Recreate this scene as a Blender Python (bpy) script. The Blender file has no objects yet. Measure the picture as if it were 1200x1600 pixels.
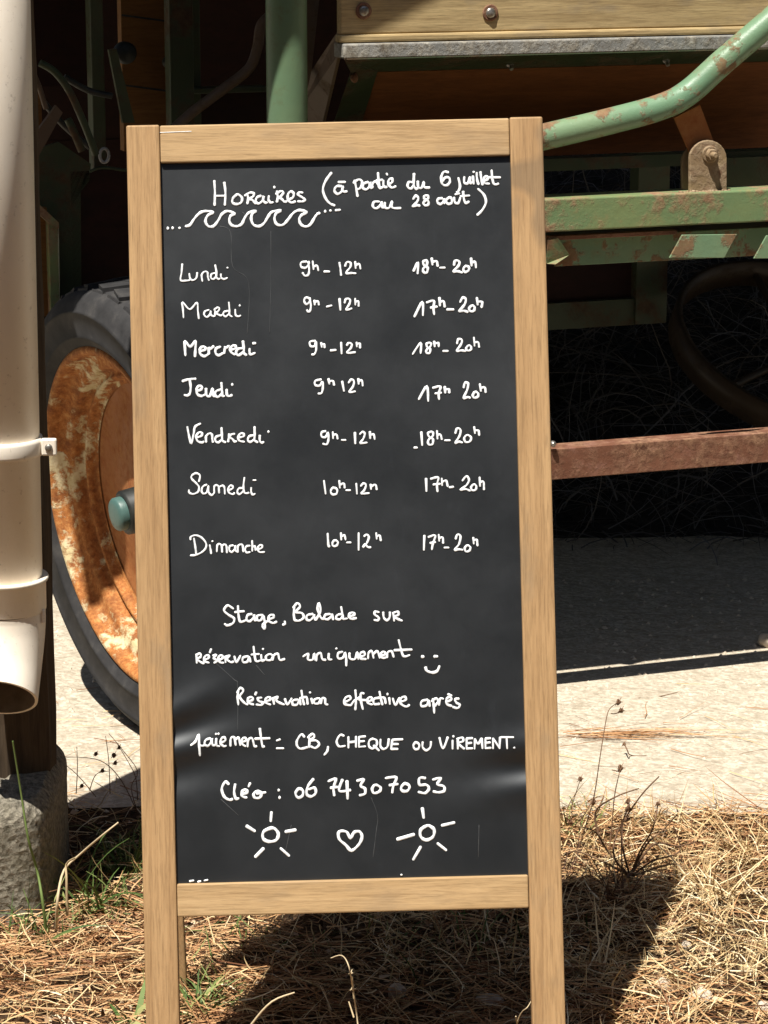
import bpy, bmesh, math, random
import numpy as np
from mathutils import Vector, Matrix
random.seed(7); RNG = np.random.default_rng(11)
S = bpy.context.scene
COL = S.collection
R = math.radians

# ------------------------------------------------------------------ camera, sky, sun, exposure
F = 4165.0; PITCH = R(13.5); CAMZ = 1.6
cd = bpy.data.cameras.new('camera'); cam = bpy.data.objects.new('camera', cd); COL.objects.link(cam)
cam.location = (0, 0, CAMZ); cam.rotation_euler = (R(90)-PITCH, 0, 0)
cd.sensor_fit = 'VERTICAL'; cd.sensor_height = 36; cd.lens = F/1600*36
cd.clip_start = .05; cd.clip_end = 500
S.camera = cam

SUNV = Vector((.215, .385, -1.0)).normalized()          # the way the light travels
w = bpy.data.worlds.new('World'); S.world = w; w.use_nodes = True
nt = w.node_tree; bg = nt.nodes['Background']
sky = nt.nodes.new('ShaderNodeTexSky'); sky.sky_type = 'NISHITA'; sky.sun_disc = False
sky.sun_elevation = math.asin(-SUNV.z); sky.sun_rotation = math.atan2(-SUNV.x, -SUNV.y)
nt.links.new(sky.outputs[0], bg.inputs[0]); bg.inputs[1].default_value = .05
sl = bpy.data.lights.new('sun', 'SUN'); so = bpy.data.objects.new('sun', sl); COL.objects.link(so)
sl.energy = 5.0; sl.angle = R(.5); sl.color = (1, .95, .86)
so.rotation_euler = SUNV.to_track_quat('-Z', 'Y').to_euler()
S.view_settings.view_transform = 'Standard'; S.view_settings.look = 'None'
S.view_settings.exposure = .64; S.view_settings.gamma = 1

# ------------------------------------------------------------------ geometry of the site: lines of sight turned into real places
CAM = Vector((0, 0, CAMZ)); FW = Vector((0, math.cos(PITCH), -math.sin(PITCH))); UP = Vector((0, math.sin(PITCH), math.cos(PITCH)))
def ray(px, py): return Vector((1, 0, 0))*((px-600)/F)+FW+UP*((800-py)/F)
def atY(px, py, Y): d = ray(px, py); return CAM+d*(Y/d.y)
def onG(px, py, z=0.): d = ray(px, py); return CAM+d*((z-CAMZ)/d.z)
MA = R(20); MO = Vector((.35, 5.08, 0)); EX = Vector((math.cos(MA), math.sin(MA), 0)); EY = Vector((-math.sin(MA), math.cos(MA), 0)); EZ = Vector((0, 0, 1))
def onM(px, py, off=0.):                                # a point of the machine's upright plane, off metres behind its front
    d = ray(px, py); t = ((MO+EY*off-CAM).dot(EY))/d.dot(EY); return CAM+d*t

# ------------------------------------------------------------------ materials
def mat(name, build, rough=.7, spec=.3, metal=0.):
    m = bpy.data.materials.new(name); m.use_nodes = True
    t = m.node_tree; b = t.nodes['Principled BSDF']
    b.inputs['Roughness'].default_value = rough; b.inputs['Specular IOR Level'].default_value = spec; b.inputs['Metallic'].default_value = metal
    build(NB(t, b)); return m
class NB:
    def __init__(s, t, b): s.t, s.b = t, b; s.co = None
    def n(s, k): return s.t.nodes.new(k)
    def l(s, a, b): s.t.links.new(a, b)
    def coord(s, scale=(1, 1, 1), rot=(0, 0, 0)):
        c = s.n('ShaderNodeTexCoord'); r = s.n('ShaderNodeMapping'); m = s.n('ShaderNodeMapping'); m.inputs['Scale'].default_value = scale; r.inputs['Rotation'].default_value = rot
        s.l(c.outputs['Object'], r.inputs[0]); s.l(r.outputs[0], m.inputs[0]); return m.outputs[0]
    def noise(s, scale, detail=5, rough=.6, vec=None, dist=0.):
        x = s.n('ShaderNodeTexNoise'); x.inputs['Scale'].default_value = scale; x.inputs['Detail'].default_value = detail
        x.inputs['Roughness'].default_value = rough; x.inputs['Distortion'].default_value = dist
        s.l(vec if vec is not None else s.coord(), x.inputs['Vector']); return x.outputs['Fac']
    def voro(s, scale, vec=None, feat='F1', out='Distance'):
        x = s.n('ShaderNodeTexVoronoi'); x.inputs['Scale'].default_value = scale; x.feature = feat
        s.l(vec if vec is not None else s.coord(), x.inputs['Vector']); return x.outputs[out]
    def ramp(s, f, stops):
        x = s.n('ShaderNodeValToRGB'); e = x.color_ramp.elements
        while len(e) < len(stops): e.new(.5)
        for i, (p, c) in enumerate(stops):
            e[i].position = p; e[i].color = tuple(c)+(1,) if isinstance(c, (tuple, list)) else (c, c, c, 1)
        s.l(f, x.inputs[0]); return x.outputs[0]
    def mix(s, f, a, b, mode='MIX'):
        x = s.n('ShaderNodeMix'); x.data_type = 'RGBA'; x.blend_type = mode
        if isinstance(f, (int, float)): x.inputs[0].default_value = f
        else: s.l(f, x.inputs[0])
        for k, v in ((6, a), (7, b)):
            if isinstance(v, (tuple, list)): x.inputs[k].default_value = tuple(v)+(1,)
            else: s.l(v, x.inputs[k])
        return x.outputs[2]
    def rand(s): return s.n('ShaderNodeNewGeometry').outputs['Random Per Island']
    def color(s, c):
        if isinstance(c, (tuple, list)): s.b.inputs['Base Color'].default_value = tuple(c)+(1,)
        else: s.l(c, s.b.inputs['Base Color'])
    def rough(s, f): s.l(f, s.b.inputs['Roughness'])
    def bump(s, f, strength=.3, dist=.002):
        x = s.n('ShaderNodeBump'); x.inputs['Strength'].default_value = strength; x.inputs['Distance'].default_value = dist
        s.l(f, x.inputs['Height']); s.l(x.outputs[0], s.b.inputs['Normal'])

def wood(light, dark, stretch, rot=(0, 0, 0), scale=1., marks=None):
    def f(b):
        v = b.coord(stretch, rot)
        g1 = b.noise(9*scale, 6, .65, v, 1.2); g2 = b.noise(46*scale, 4, .7, v); g3 = b.noise(3, 3, .5)
        c = b.mix(b.ramp(g1, [(.33, 0.), (.66, 1.)]), light, dark)
        c = b.mix(b.ramp(g2, [(.48, 0.), (.66, .5)]), c, tuple(x*.58 for x in dark))
        c = b.mix(b.ramp(g3, [(.35, .0), (.7, .35)]), c, tuple(x*1.12 for x in light))
        if marks:
            k = b.ramp(b.noise(11, 4, .6, b.coord((1.6, 1.6, .7) if stretch[2] < 1 else (.7, 1.6, 1.6), rot)), [(.56, 0.), (.70, .5)])
            c = b.mix(k, c, marks)
            k2 = b.ramp(b.noise(5.5, 2, .5), [(.66, 0.), (.70, .55)]); c = b.mix(k2, c, tuple(x*.7 for x in marks))
            g4 = b.noise(420, 3, .7, b.coord((1, 1, .05) if stretch[2] < 1 else (.05, 1, 1), rot)); c = b.mix(b.ramp(g4, [(.50, 0.), (.68, .42)]), c, tuple(x*.5 for x in dark))
        b.color(c); b.bump(g2, .25, .001)
    return f
def flaky(paint, rust, rust2, lo=.5, hi=.6, sc=9, dirt_shade=None, bump=.5):
    def f(b):
        n = b.noise(sc, 8, .7); n2 = b.noise(70, 5, .7); n3 = b.noise(3.1, 4, .6)
        p = b.mix(b.ramp(n3, [(.35, 0.), (.65, 1.)]), paint[0], paint[1])
        r = b.mix(b.ramp(n2, [(.35, 0.), (.65, 1.)]), rust, rust2)
        m = b.ramp(n, [(lo, 0.), (hi, 1.)])
        c = b.mix(m, p, r)
        if dirt_shade: c = b.mix(b.ramp(b.noise(24, 6, .75), [(.52, 0.), (.7, .7)]), c, dirt_shade)
        b.color(c); h = b.mix(.5, m, n2); b.bump(h, bump, .0025); b.rough(b.ramp(m, [(0., .42), (1., .9)]))
    return f
M = {}
M['oak_v'] = mat('oak_upright', wood((.455, .288, .142), (.325, .193, .09), (6, 6, .32), (R(14.7), R(1.1), 0), 1., (.24, .175, .11)), .6, .25)
M['oak_h'] = mat('oak_rail', wood((.51, .345, .18), (.37, .235, .112), (.30, 5, 7), (0, R(1.1), 0), 1.3, (.30, .21, .125)), .6, .25)
def f_panel(b):
    n = b.noise(7, 6, .65); st = b.noise(5, 5, .7, b.coord((9, 9, .7)))
    c = b.mix(b.ramp(n, [(.4, 0.), (.75, 1.)]), (.0046, .0054, .0070), (.0085, .0096, .0120))
    c = b.mix(b.ramp(st, [(.60, 0.), (.78, .4)]), c, (.018, .0205, .025))
    b.color(c); b.rough(b.ramp(n, [(.3, .38), (.75, .47)])); b.bump(b.noise(220, 3, .6), .03, .0006)
M['panel'] = mat('black_board_sheet', f_panel, .42, 1.)
M['panel'].node_tree.nodes['Principled BSDF'].inputs['Specular Tint'].default_value = (.93, .97, 1., 1)
def f_ink(b):
    b.color(b.mix(b.ramp(b.noise(120, 4, .75), [(.50, 0.), (.74, 1.)]), (.88, .90, .92), (.46, .48, .50)))
M['ink'] = mat('white_chalk_marker', f_ink, .8, .1)
M['scuff'] = mat('grey_chalk_smear', lambda b: b.color(b.ramp(b.noise(40, 4, .7), [(.35, (.03, .032, .035)), (.7, (.09, .094, .098))])), .42, .8)
def f_pvc(b):
    d = b.ramp(b.noise(6, 7, .75, b.coord((1, 1, .5))), [(.46, 0.), (.74, .6)]); s = b.ramp(b.noise(70, 4, .75), [(.60, 0.), (.72, .5)])
    c = b.mix(d, (.91, .83, .715), (.80, .69, .55)); c = b.mix(s, c, (.34, .27, .2)); b.color(c); b.bump(b.noise(150, 3), .08, .0006)
M['pvc'] = mat('cream_plastic', f_pvc, .42, .4)
M['bolt'] = mat('zinc_bolt', lambda b: b.color(b.ramp(b.noise(120, 4), [(.4, (.42, .41, .39)), (.7, (.2, .16, .12))])), .4, .5, .8)
M['oldwood'] = mat('dark_post_timber', wood((.105, .075, .05), (.045, .033, .024), (9, 9, .5)), .9, .1)
def f_conc(b):
    a = b.voro(75); n = b.noise(120, 5, .7); m = b.noise(7, 5, .7)
    c = b.mix(b.ramp(n, [(.35, 0.), (.68, 1.)]), (.11, .10, .078), (.40, .36, .29)); c = b.mix(b.ramp(m, [(.45, 0.), (.7, .6)]), c, (.15, .135, .085))
    b.color(c); b.bump(b.mix(.5, a, n), 1., .014)
M['concrete'] = mat('coarse_concrete', f_conc, .95, .1)
M['green'] = mat('flaking_green_paint', flaky(((.13, .225, .115), (.22, .26, .11)), (.22, .115, .065), (.34, .23, .13), .50, .60, 10, (.29, .225, .105), .7), .5, .35)
M['mint'] = mat('pale_green_paint', flaky(((.125, .245, .15), (.19, .275, .155)), (.15, .065, .032), (.27, .155, .085), .51, .565, 12, (.19, .165, .08), .7), .4, .45)
M['postgreen'] = mat('worn_post_paint', flaky(((.10, .20, .125), (.14, .215, .12)), (.13, .06, .035), (.2, .12, .07), .56, .64, 8, (.12, .13, .065)), .45, .4)
M['ironring'] = mat('dark_iron', flaky(((.030, .021, .014), (.042, .03, .02)), (.022, .014, .009), (.06, .042, .028), .5, .65, 18), .8, .2)
M['edgemetal'] = mat('worn_bright_edge', flaky(((.20, .205, .20), (.32, .315, .295)), (.13, .105, .075), (.46, .44, .38), .44, .6, 34, (.12, .10, .075), .9), .5, .4)
M['crust'] = mat('crusty_old_steel', flaky(((.25, .17, .10), (.33, .25, .15)), (.20, .12, .075), (.42, .33, .22), .42, .6, 26, (.30, .22, .11), 1.), .9, .15)
M['dirt_shade'] = mat('inside_shade_tone', lambda b: b.color(b.ramp(b.noise(20, 5), [(.35, (.20, .14, .085)), (.7, (.33, .25, .17))])), .8, .15)  # brown tone stands in for shade inside the outlet mouth
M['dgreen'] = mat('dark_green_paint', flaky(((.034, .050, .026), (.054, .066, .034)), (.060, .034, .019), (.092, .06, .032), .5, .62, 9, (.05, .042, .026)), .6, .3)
M['rust'] = mat('brown_rust', flaky(((.15, .064, .04), (.25, .12, .078)), (.095, .042, .028), (.36, .21, .13), .42, .62, 17, (.30, .155, .12), 1.), .9, .15)
M['orange_rust'] = mat('orange_rust', flaky(((.34, .13, .045), (.38, .16, .06)), (.28, .09, .03), (.42, .2, .08), .4, .62, 16, None, .4), .85, .15)
def f_rim(b):
    n = b.noise(9, 8, .72, b.coord((1, 1, 1))); n2 = b.noise(85, 6, .75); n3 = b.noise(26, 6, .7)
    r = b.ramp(n2, [(.3, (.20, .07, .022)), (.5, (.44, .17, .05)), (.7, (.60, .33, .12))])
    r = b.mix(b.ramp(n3, [(.45, 0.), (.65, .8)]), r, (.19, .065, .025))
    p = b.mix(b.ramp(n3, [(.35, 0.), (.6, 1.)]), (.72, .64, .44), (.60, .50, .28))
    m = b.ramp(n, [(.525, 0.), (.585, 1.)])
    b.color(b.mix(m, r, p)); b.bump(b.mix(.4, n2, m), .7, .003)
M['rim'] = mat('rusted_cream_rim', f_rim, .8, .2)
def f_tyre(b):
    n = b.noise(12, 7, .7); b.color(b.ramp(n, [(.35, (.016, .016, .017)), (.55, (.034, .033, .034)), (.78, (.085, .08, .074))])); b.bump(b.noise(130, 4), .2, .001)
M['tyre'] = mat('old_rubber', f_tyre, .75, .25)
M['teal'] = mat('teal_cap', flaky(((.05, .115, .105), (.085, .155, .14)), (.12, .14, .11), (.2, .25, .2), .6, .75, 30), .45, .4)
M['black'] = mat('greasy_black', lambda b: b.color(b.ramp(b.noise(30, 5), [(.4, (.012, .014, .013)), (.7, (.04, .042, .036))])), .5, .4)
M['plank'] = mat('weathered_plank', wood((.58, .44, .23), (.32, .225, .11), (.4, 7, 9), (0, 0, -MA), 1., (.27, .22, .16)), .8, .15)
M['brownpanel'] = mat('brown_plywood', wood((.22, .078, .026), (.13, .045, .016), (.7, 3, 3), (0, 0, -MA)), .75, .2)
M['orangeboard'] = mat('orange_varnished_board', wood((.20, .095, .028), (.13, .056, .016), (.6, 4, 5), (0, 0, -MA)), .7, .2)
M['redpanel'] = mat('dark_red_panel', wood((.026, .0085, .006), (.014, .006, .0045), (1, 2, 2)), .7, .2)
M['greymetal'] = mat('grey_sheet_metal', flaky(((.30, .31, .32), (.38, .38, .36)), (.16, .12, .085), (.52, .5, .45), .52, .62, 32, (.2, .18, .15), .7), .5, .4)
M['rootbrown'] = mat('dull_brown_rod', flaky(((.12, .085, .058), (.15, .105, .074)), (.08, .048, .029), (.17, .125, .086), .5, .65, 18), .8, .2)
def f_gravel(b):
    v = b.voro(62); v2 = b.voro(150, out='Color'); n = b.noise(2.2, 6, .7); n2 = b.noise(260, 4, .7); n3 = b.noise(24, 6, .7)
    sep = b.n('ShaderNodeSeparateColor'); b.l(v2, sep.inputs[0])
    c = b.mix(b.ramp(sep.outputs[0], [(.15, 0.), (.85, 1.)]), (.42, .365, .285), (.62, .56, .455))
    c = b.mix(b.ramp(n3, [(.42, 0.), (.66, .75)]), c, (.31, .26, .19)); c = b.mix(b.ramp(n, [(.45, 0.), (.72, .5)]), c, (.43, .365, .285))
    c = b.mix(b.ramp(n2, [(.6, 0.), (.72, .6)]), c, (.20, .155, .11))
    b.color(c); b.bump(b.mix(.5, v, n3), 1., .008)
M['gravel'] = mat('pale_crushed_gravel', f_gravel, .95, .1)
def f_soil(b):
    n = b.noise(45, 7, .75); c = b.ramp(n, [(.3, (.022, .014, .009)), (.5, (.075, .045, .026)), (.7, (.19, .125, .075))])
    b.color(c); b.bump(n, 1., .012)
M['soil'] = mat('needle_litter_soil', f_soil, .95, .1)
def blade_mat(name, stops, rough=.7, spec=.25):
    return mat(name, lambda b: b.color(b.ramp(b.rand(), stops)), rough, spec)
M['needle'] = blade_mat('pine_needle', [(0, (.15, .06, .028)), (.35, (.36, .18, .08)), (.7, (.54, .32, .15)), (1, (.66, .46, .25))])
M['chip'] = blade_mat('leaf_chip', [(0, (.06, .032, .018)), (.4, (.20, .11, .055)), (.75, (.38, .24, .14)), (1, (.60, .48, .34))], .85, .15)
M['straw'] = blade_mat('dry_straw', [(0, (.24, .15, .07)), (.4, (.54, .39, .19)), (.8, (.76, .60, .35)), (1, (.86, .75, .52))])
M['grass'] = blade_mat('green_grass', [(0, (.045, .09, .02)), (.5, (.11, .17, .045)), (.85, (.21, .25, .08)), (1, (.42, .40, .18))], .6)
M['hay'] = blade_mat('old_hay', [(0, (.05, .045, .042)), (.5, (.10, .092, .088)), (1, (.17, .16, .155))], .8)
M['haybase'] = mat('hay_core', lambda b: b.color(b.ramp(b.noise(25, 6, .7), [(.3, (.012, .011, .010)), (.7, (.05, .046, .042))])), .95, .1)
M['weed'] = blade_mat('dry_weed_stem', [(0, (.07, .035, .022)), (.6, (.17, .095, .055)), (1, (.28, .18, .1))], .8)
M['paleweed'] = blade_mat('pale_dry_stem', [(0, (.42, .32, .18)), (1, (.66, .54, .36))], .7)
M['leaf'] = blade_mat('hedge_leaf', [(0, (.025, .045, .015)), (1, (.07, .10, .035))], .6)
M['bark'] = mat('bark', wood((.13, .09, .06), (.06, .045, .03), (3, 3, .6)), .95, .1)
def f_stone(b):
    b.color(b.ramp(b.noise(30, 6, .7), [(.3, (.40, .33, .25)), (.7, (.72, .63, .52))])); b.bump(b.noise(60, 5), .5, .004)
M['stone'] = mat('pale_stone', f_stone, .9, .15)

# ------------------------------------------------------------------ mesh helpers
def frame(d):
    d = d.normalized(); a = Vector((0, 0, 1)) if abs(d.z) < .9 else Vector((0, 1, 0))
    u = d.cross(a).normalized(); return u, u.cross(d).normalized()
def smooth(P, n=6, closed=False):
    P = [Vector(p) for p in P]
    if len(P) < 3: return P
    out = []; N = len(P); segs = N if closed else N-1
    for i in range(segs):
        if closed: a, b, c, d = P[i-1], P[i], P[(i+1) % N], P[(i+2) % N]
        else: a, b, c, d = P[max(i-1, 0)], P[i], P[i+1], P[min(i+2, N-1)]
        for k in range(n):
            t = k/n; out.append(.5*((2*b)+(c-a)*t+(2*a-5*b+4*c-d)*t*t+(3*b-a-3*c+d)*t**3))
    if not closed: out.append(P[-1])
    return out
class MB:
    def __init__(s): s.v = []; s.f = []; s.sm = []
    def add(s, vs, fs, sm=False):
        o = len(s.v); s.v += [Vector(x) for x in vs]; s.f += [tuple(i+o for i in q) for q in fs]; s.sm += [sm]*len(fs); return s
    def hexa(s, c8):                                    # 4 front corners (counter-clockwise seen from the front), 4 back corners
        return s.add(c8, [(0, 1, 2, 3), (7, 6, 5, 4), (4, 5, 1, 0), (5, 6, 2, 1), (6, 7, 3, 2), (7, 4, 0, 3)])
    def box(s, c, ux, uy, uz, sx, sy, sz):
        a, b, e = ux*sx/2, uy*sy/2, uz*sz/2
        return s.hexa([c-a-b-e, c+a-b-e, c+a-b+e, c-a-b+e, c-a+b-e, c+a+b-e, c+a+b+e, c-a+b+e])
    def prism(s, pts, d):                               # outline swept by vector d
        n = len(pts); P = [Vector(p) for p in pts]
        return s.add(P+[p+d for p in P], [tuple(range(n)), tuple(range(2*n-1, n-1, -1))]+[((i+1) % n, i, n+i, n+(i+1) % n) for i in range(n)])
    def tube(s, P, r, k=10, caps=True, closed=False):
        P = [Vector(p) for p in P]; n = len(P); rr = r if isinstance(r, (list, tuple)) else [r]*n
        vs = []; u = None
        for i, p in enumerate(P):
            if closed: d = P[(i+1) % n]-P[i-1]
            else: d = P[min(i+1, n-1)]-P[max(i-1, 0)]
            d.normalize()
            if u is None: u, v = frame(d)
            else: u = (u-d*u.dot(d)).normalized(); v = u.cross(d)
            for j in range(k):
                a = 2*math.pi*j/k; vs.append(p+(u*math.cos(a)+v*math.sin(a))*rr[i])
        fs = [(i*k+j, i*k+(j+1) % k, ((i+1) % n)*k+(j+1) % k, ((i+1) % n)*k+j) for i in range(n if closed else n-1) for j in range(k)]
        s.add(vs, fs, True)
        if caps and not closed: s.add(vs[:k], [tuple(range(k))[::-1]]); s.add(vs[-k:], [tuple(range(k))])
        return s
    def lathe(s, prof, c, ax, k=96, caps=False):        # prof: (radius, distance along ax)
        u, v = frame(ax); ax = ax.normalized(); vs = []
        for r, a in prof:
            for j in range(k):
                t = 2*math.pi*j/k; vs.append(c+ax*a+(u*math.cos(t)+v*math.sin(t))*r)
        fs = [(i*k+j, i*k+(j+1) % k, (i+1)*k+(j+1) % k, (i+1)*k+j) for i in range(len(prof)-1) for j in range(k)]
        s.add(vs, fs, True)
        if caps: s.add(vs[:k], [tuple(range(k))]); s.add(vs[-k:], [tuple(range(k))[::-1]])
        return s
    def blob(s, c, rx, ry, rz, seed=0, lump=.18, k=18):
        rnd = np.random.default_rng(seed); ph = rnd.uniform(0, 6.28, 6); vs = []; n = k//2
        for i in range(n+1):
            th = math.pi*i/n
            for j in range(k):
                a = 2*math.pi*j/k; d = Vector((math.sin(th)*math.cos(a), math.sin(th)*math.sin(a), math.cos(th)))
                q = 1+lump*(math.sin(3*d.x+ph[0])*math.sin(2.3*d.y+ph[1])+.5*math.sin(5*d.z+4*d.x+ph[2])*math.sin(4.4*d.y+ph[3]))
                vs.append(c+Vector((d.x*rx, d.y*ry, d.z*rz))*q)
        return s.add(vs, [(i*k+j, (i+1)*k+j, (i+1)*k+(j+1) % k, i*k+(j+1) % k) for i in range(n) for j in range(k)], True)
def worldpos(p):
    v = Vector((0, 0, 0))
    while p: v = v+p.location; p = p.parent
    return v
def obj(name, mb, m, parent=None, bevel=0., loc=None):
    o0 = worldpos(parent) if parent else (loc or Vector((0, 0, 0)))
    me = bpy.data.meshes.new(name); me.from_pydata([tuple(p-o0) for p in mb.v], [], mb.f)
    me.polygons.foreach_set('use_smooth', mb.sm); me.materials.append(M[m]); me.validate()
    b = bmesh.new(); b.from_mesh(me); bmesh.ops.recalc_face_normals(b, faces=b.faces); b.to_mesh(me); b.free(); me.update()
    o = bpy.data.objects.new(name, me); COL.objects.link(o)
    if parent: o.parent = parent
    else: o.location = o0
    if bevel:
        x = o.modifiers.new('bevel', 'BEVEL'); x.width = bevel; x.segments = 2; x.limit_method = 'ANGLE'; x.angle_limit = R(40)
    return o
def thing(name, label, cat, loc, group=None):
    o = bpy.data.objects.new(name, None); COL.objects.link(o); o.location = loc; o.empty_display_size = .1
    return tag(o, label, cat, group)
def tag(o, label=None, cat=None, group=None, kind=None):
    for k, v in (('label', label), ('category', cat), ('group', group), ('kind', kind)):
        if v: o[k] = v
    return o
def blades(name, m, pos, head, elev, length, width, curl, seg=4, kind='stuff', label=None, cat=None, parent=None, side=0., sag=1.):
    """many thin curved blades in one mesh; arrays of equal length"""
    n = len(pos); pos = np.asarray(pos, float); P = pos.copy(); H = head.copy(); E = elev.copy()
    o0 = np.array(worldpos(parent)) if parent else np.zeros(3)
    V = np.zeros((n, seg+1, 2, 3)); st = length/seg
    roll = RNG.uniform(-1, 1, n)
    for i in range(seg+1):
        d = np.stack([np.cos(E)*np.cos(H), np.cos(E)*np.sin(H), np.sin(E)], 1)
        a = np.stack([-np.sin(H), np.cos(H), np.zeros(n)], 1); up = np.cross(d, a)
        wv = (a*np.cos(roll)[:, None]+up*np.sin(roll)[:, None])*(width*(1-.75*(i/seg)**2))[:, None]/2
        V[:, i, 0] = P-wv; V[:, i, 1] = P+wv
        P = P+d*st[:, None]; E = E-curl*sag/seg; H = H+side*RNG.normal(0, 1, n)
    V -= o0
    base = (np.arange(n)*(seg+1)*2)[:, None]; q = []
    for i in range(seg): q.append(np.stack([base[:, 0]+2*i, base[:, 0]+2*i+1, base[:, 0]+2*i+3, base[:, 0]+2*i+2], 1))
    Fc = np.stack(q, 1).reshape(-1, 4)
    me = bpy.data.meshes.new(name); me.vertices.add(n*(seg+1)*2); me.vertices.foreach_set('co', V.reshape(-1))
    me.loops.add(Fc.size); me.loops.foreach_set('vertex_index', Fc.reshape(-1).astype(np.int32)); me.polygons.add(len(Fc))
    me.polygons.foreach_set('loop_start', np.arange(0, Fc.size, 4, dtype=np.int32)); me.update(calc_edges=True); me.materials.append(M[m])
    o = bpy.data.objects.new(name, me); COL.objects.link(o)
    if parent: o.parent = parent
    return tag(o, label, cat, None, kind)

# ------------------------------------------------------------------ setting: gravel yard, litter verge
def vnoise(x, y, seed=0):
    r = np.random.default_rng(seed); s = 0
    for k in range(6):
        a = r.uniform(0, 6.28); f = 1.1*1.75**k; s = s+np.sin((x*math.cos(a)+y*math.sin(a))*f+r.uniform(0, 6.28)+1.3*np.sin((y*math.cos(a)-x*math.sin(a))*f*.6))/1.5**k
    return s/2.2
def verge_edge(x): return 4.41+.035*vnoise(x*3, x*0+.3, 3)+.05*np.clip(-x-.2, 0, .6)
def verge_h(x, y):
    d = verge_edge(x)-y; t = np.clip(d/.16, 0, 1); lip = np.clip(1+d/.05, 0, 1)
    return -.045+.045*lip-.024*t+(.011*vnoise(x*3.2, y*3.2, 5)+.004*vnoise(x*9, y*9, 6))*t
def grid(name, x0, x1, y0, y1, nx, ny, h, m):
    X, Y = np.meshgrid(np.linspace(x0, x1, nx), np.linspace(y0, y1, ny)); Z = h(X, Y)
    mb = MB(); mb.v = [Vector(p) for p in np.stack([X, Y, Z], -1).reshape(-1, 3)]
    mb.f = [(j*nx+i, j*nx+i+1, (j+1)*nx+i+1, (j+1)*nx+i) for j in range(ny-1) for i in range(nx-1)]; mb.sm = [True]*len(mb.f)
    return obj(name, mb, m)
xs = np.linspace(-3.9, 3.9, 240); ye = verge_edge(xs)-.012+.012*vnoise(xs*9, xs*0, 8)
front = [(-80, 4.4, 0)]+[(float(a), float(b), 0) for a, b in zip(xs, ye)]+[(80, 4.4, 0)]
mb = MB(); mb.add(front+[(80, 120, 0), (-80, 120, 0)], [tuple(range(len(front)+2))])
tag(obj('gravel_yard', mb, 'gravel'), kind='structure')
mb = MB(); mb.add([(-80, -60, -.1), (80, -60, -.1), (80, 6, -.1), (-80, 6, -.1)], [(0, 1, 2, 3)])
tag(obj('terrain', mb, 'soil'), kind='structure')
tag(grid('ground', -4, 4, -1.5, 4.75, 260, 210, verge_h, 'soil'), kind='structure')

# ------------------------------------------------------------------ A-frame chalkboard
BW, BL, BI = .55674, 1.3205, .2340                       # width, leg length, half of the inner width
om, lean, ps = R(.918), R(14.73), R(-1.151)
BM = Matrix.Rotation(om, 3, 'Z') @ Matrix.Rotation(-lean, 3, 'X') @ Matrix.Rotation(ps, 3, 'Y')
BO = Vector((-.03417, 3.25, 0))
BU, BN, BV = BM.col[0].copy(), -BM.col[1].copy(), BM.col[2].copy()
def B(u, v, n=0.): return BO+BU*u+BV*v+BN*n               # n towards the reader
def board_uv(px, py):
    d = ray(px, py); t = ((BO-CAM).dot(BN))/d.dot(BN); q = CAM+d*t-BO; return q.dot(BU), q.dot(BV)
board = thing('chalkboard_sign', 'A-frame chalkboard with oak frame and white handwritten opening hours on a black sheet', 'chalkboard', BO)
TH = .024
def slab(u0, u1, v0, v1, n0=-TH, n1=0., P=B):
    return MB().hexa([P(u0, v0, n1), P(u1, v0, n1), P(u1, v1, n1), P(u0, v1, n1), P(u0, v0, n0), P(u1, v0, n0), P(u1, v1, n0), P(u0, v1, n0)])
obj('leg', slab(-BW/2, -BI, -.05, BL), 'oak_v', board, .0025)
obj('leg', slab(BI, BW/2, -.05, BL), 'oak_v', board, .0025)
obj('top_rail', slab(-BI+.0006, BI-.0006, 1.2695, BL-.001, -TH, -.0012), 'oak_h', board, .002)
obj('bottom_rail', slab(-BI+.0006, BI-.0006, .2652, .3088, -TH, -.0012), 'oak_h', board, .002)
# the sheet is loose: it buckles at both edges low down
PD = -.0085
CRE = []
for (a, b, h, wd) in (((268, 1118), (375, 1060), .0036, .017), ((268, 1148), (360, 1118), -.0046, .017), ((268, 1172), (400, 1138), .0042, .017), ((268, 1212), (370, 1180), -.0042, .021),
                      ((832, 1165), (725, 1182), .0036, .018), ((832, 1200), (690, 1212), -.0046, .019), ((832, 1228), (730, 1236), .0040, .019)):
    p, q = Vector(board_uv(*a)), Vector(board_uv(*b)); CRE.append((p, p+(q-p)*1.45, h*1.15, wd*1.1))
def ripple(u, v):
    z = 0*u
    for a, b, h, wd in CRE:
        d = (b-a); L = d.length; d = d/L; s = (u-a.x)*d.x+(v-a.y)*d.y; q = -(u-a.x)*d.y+(v-a.y)*d.x
        fall = np.clip(1-np.clip(s/L, 0, 1.0), 0, 1); fall = fall*fall*(3-2*fall)
        z = z+h*fall*np.exp(-(q/(wd*(1+.5*np.clip(s/L, 0, 1))))**2)
    z = z+.0006*np.sin(v*9+1.)*np.cos(u*7)
    return z
NU, NV = 130, 300
U, V = np.meshgrid(np.linspace(-BI-.004, BI+.004, NU), np.linspace(.305, 1.2710, NV)); Zr = ripple(U, V)
mb = MB(); mb.v = [B(U.flat[i], V.flat[i], PD+float(Zr.flat[i])) for i in range(U.size)]
mb.f = [(j*NU+i, j*NU+i+1, (j+1)*NU+i+1, (j+1)*NU+i) for j in range(NV-1) for i in range(NU-1)]; mb.sm = [True]*len(mb.f)
obj('panel', mb, 'panel', board)
obj('backing_board', slab(-BI-.004, BI+.004, .305, 1.2710, -.018, -.0155), 'oak_h', board)
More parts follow.
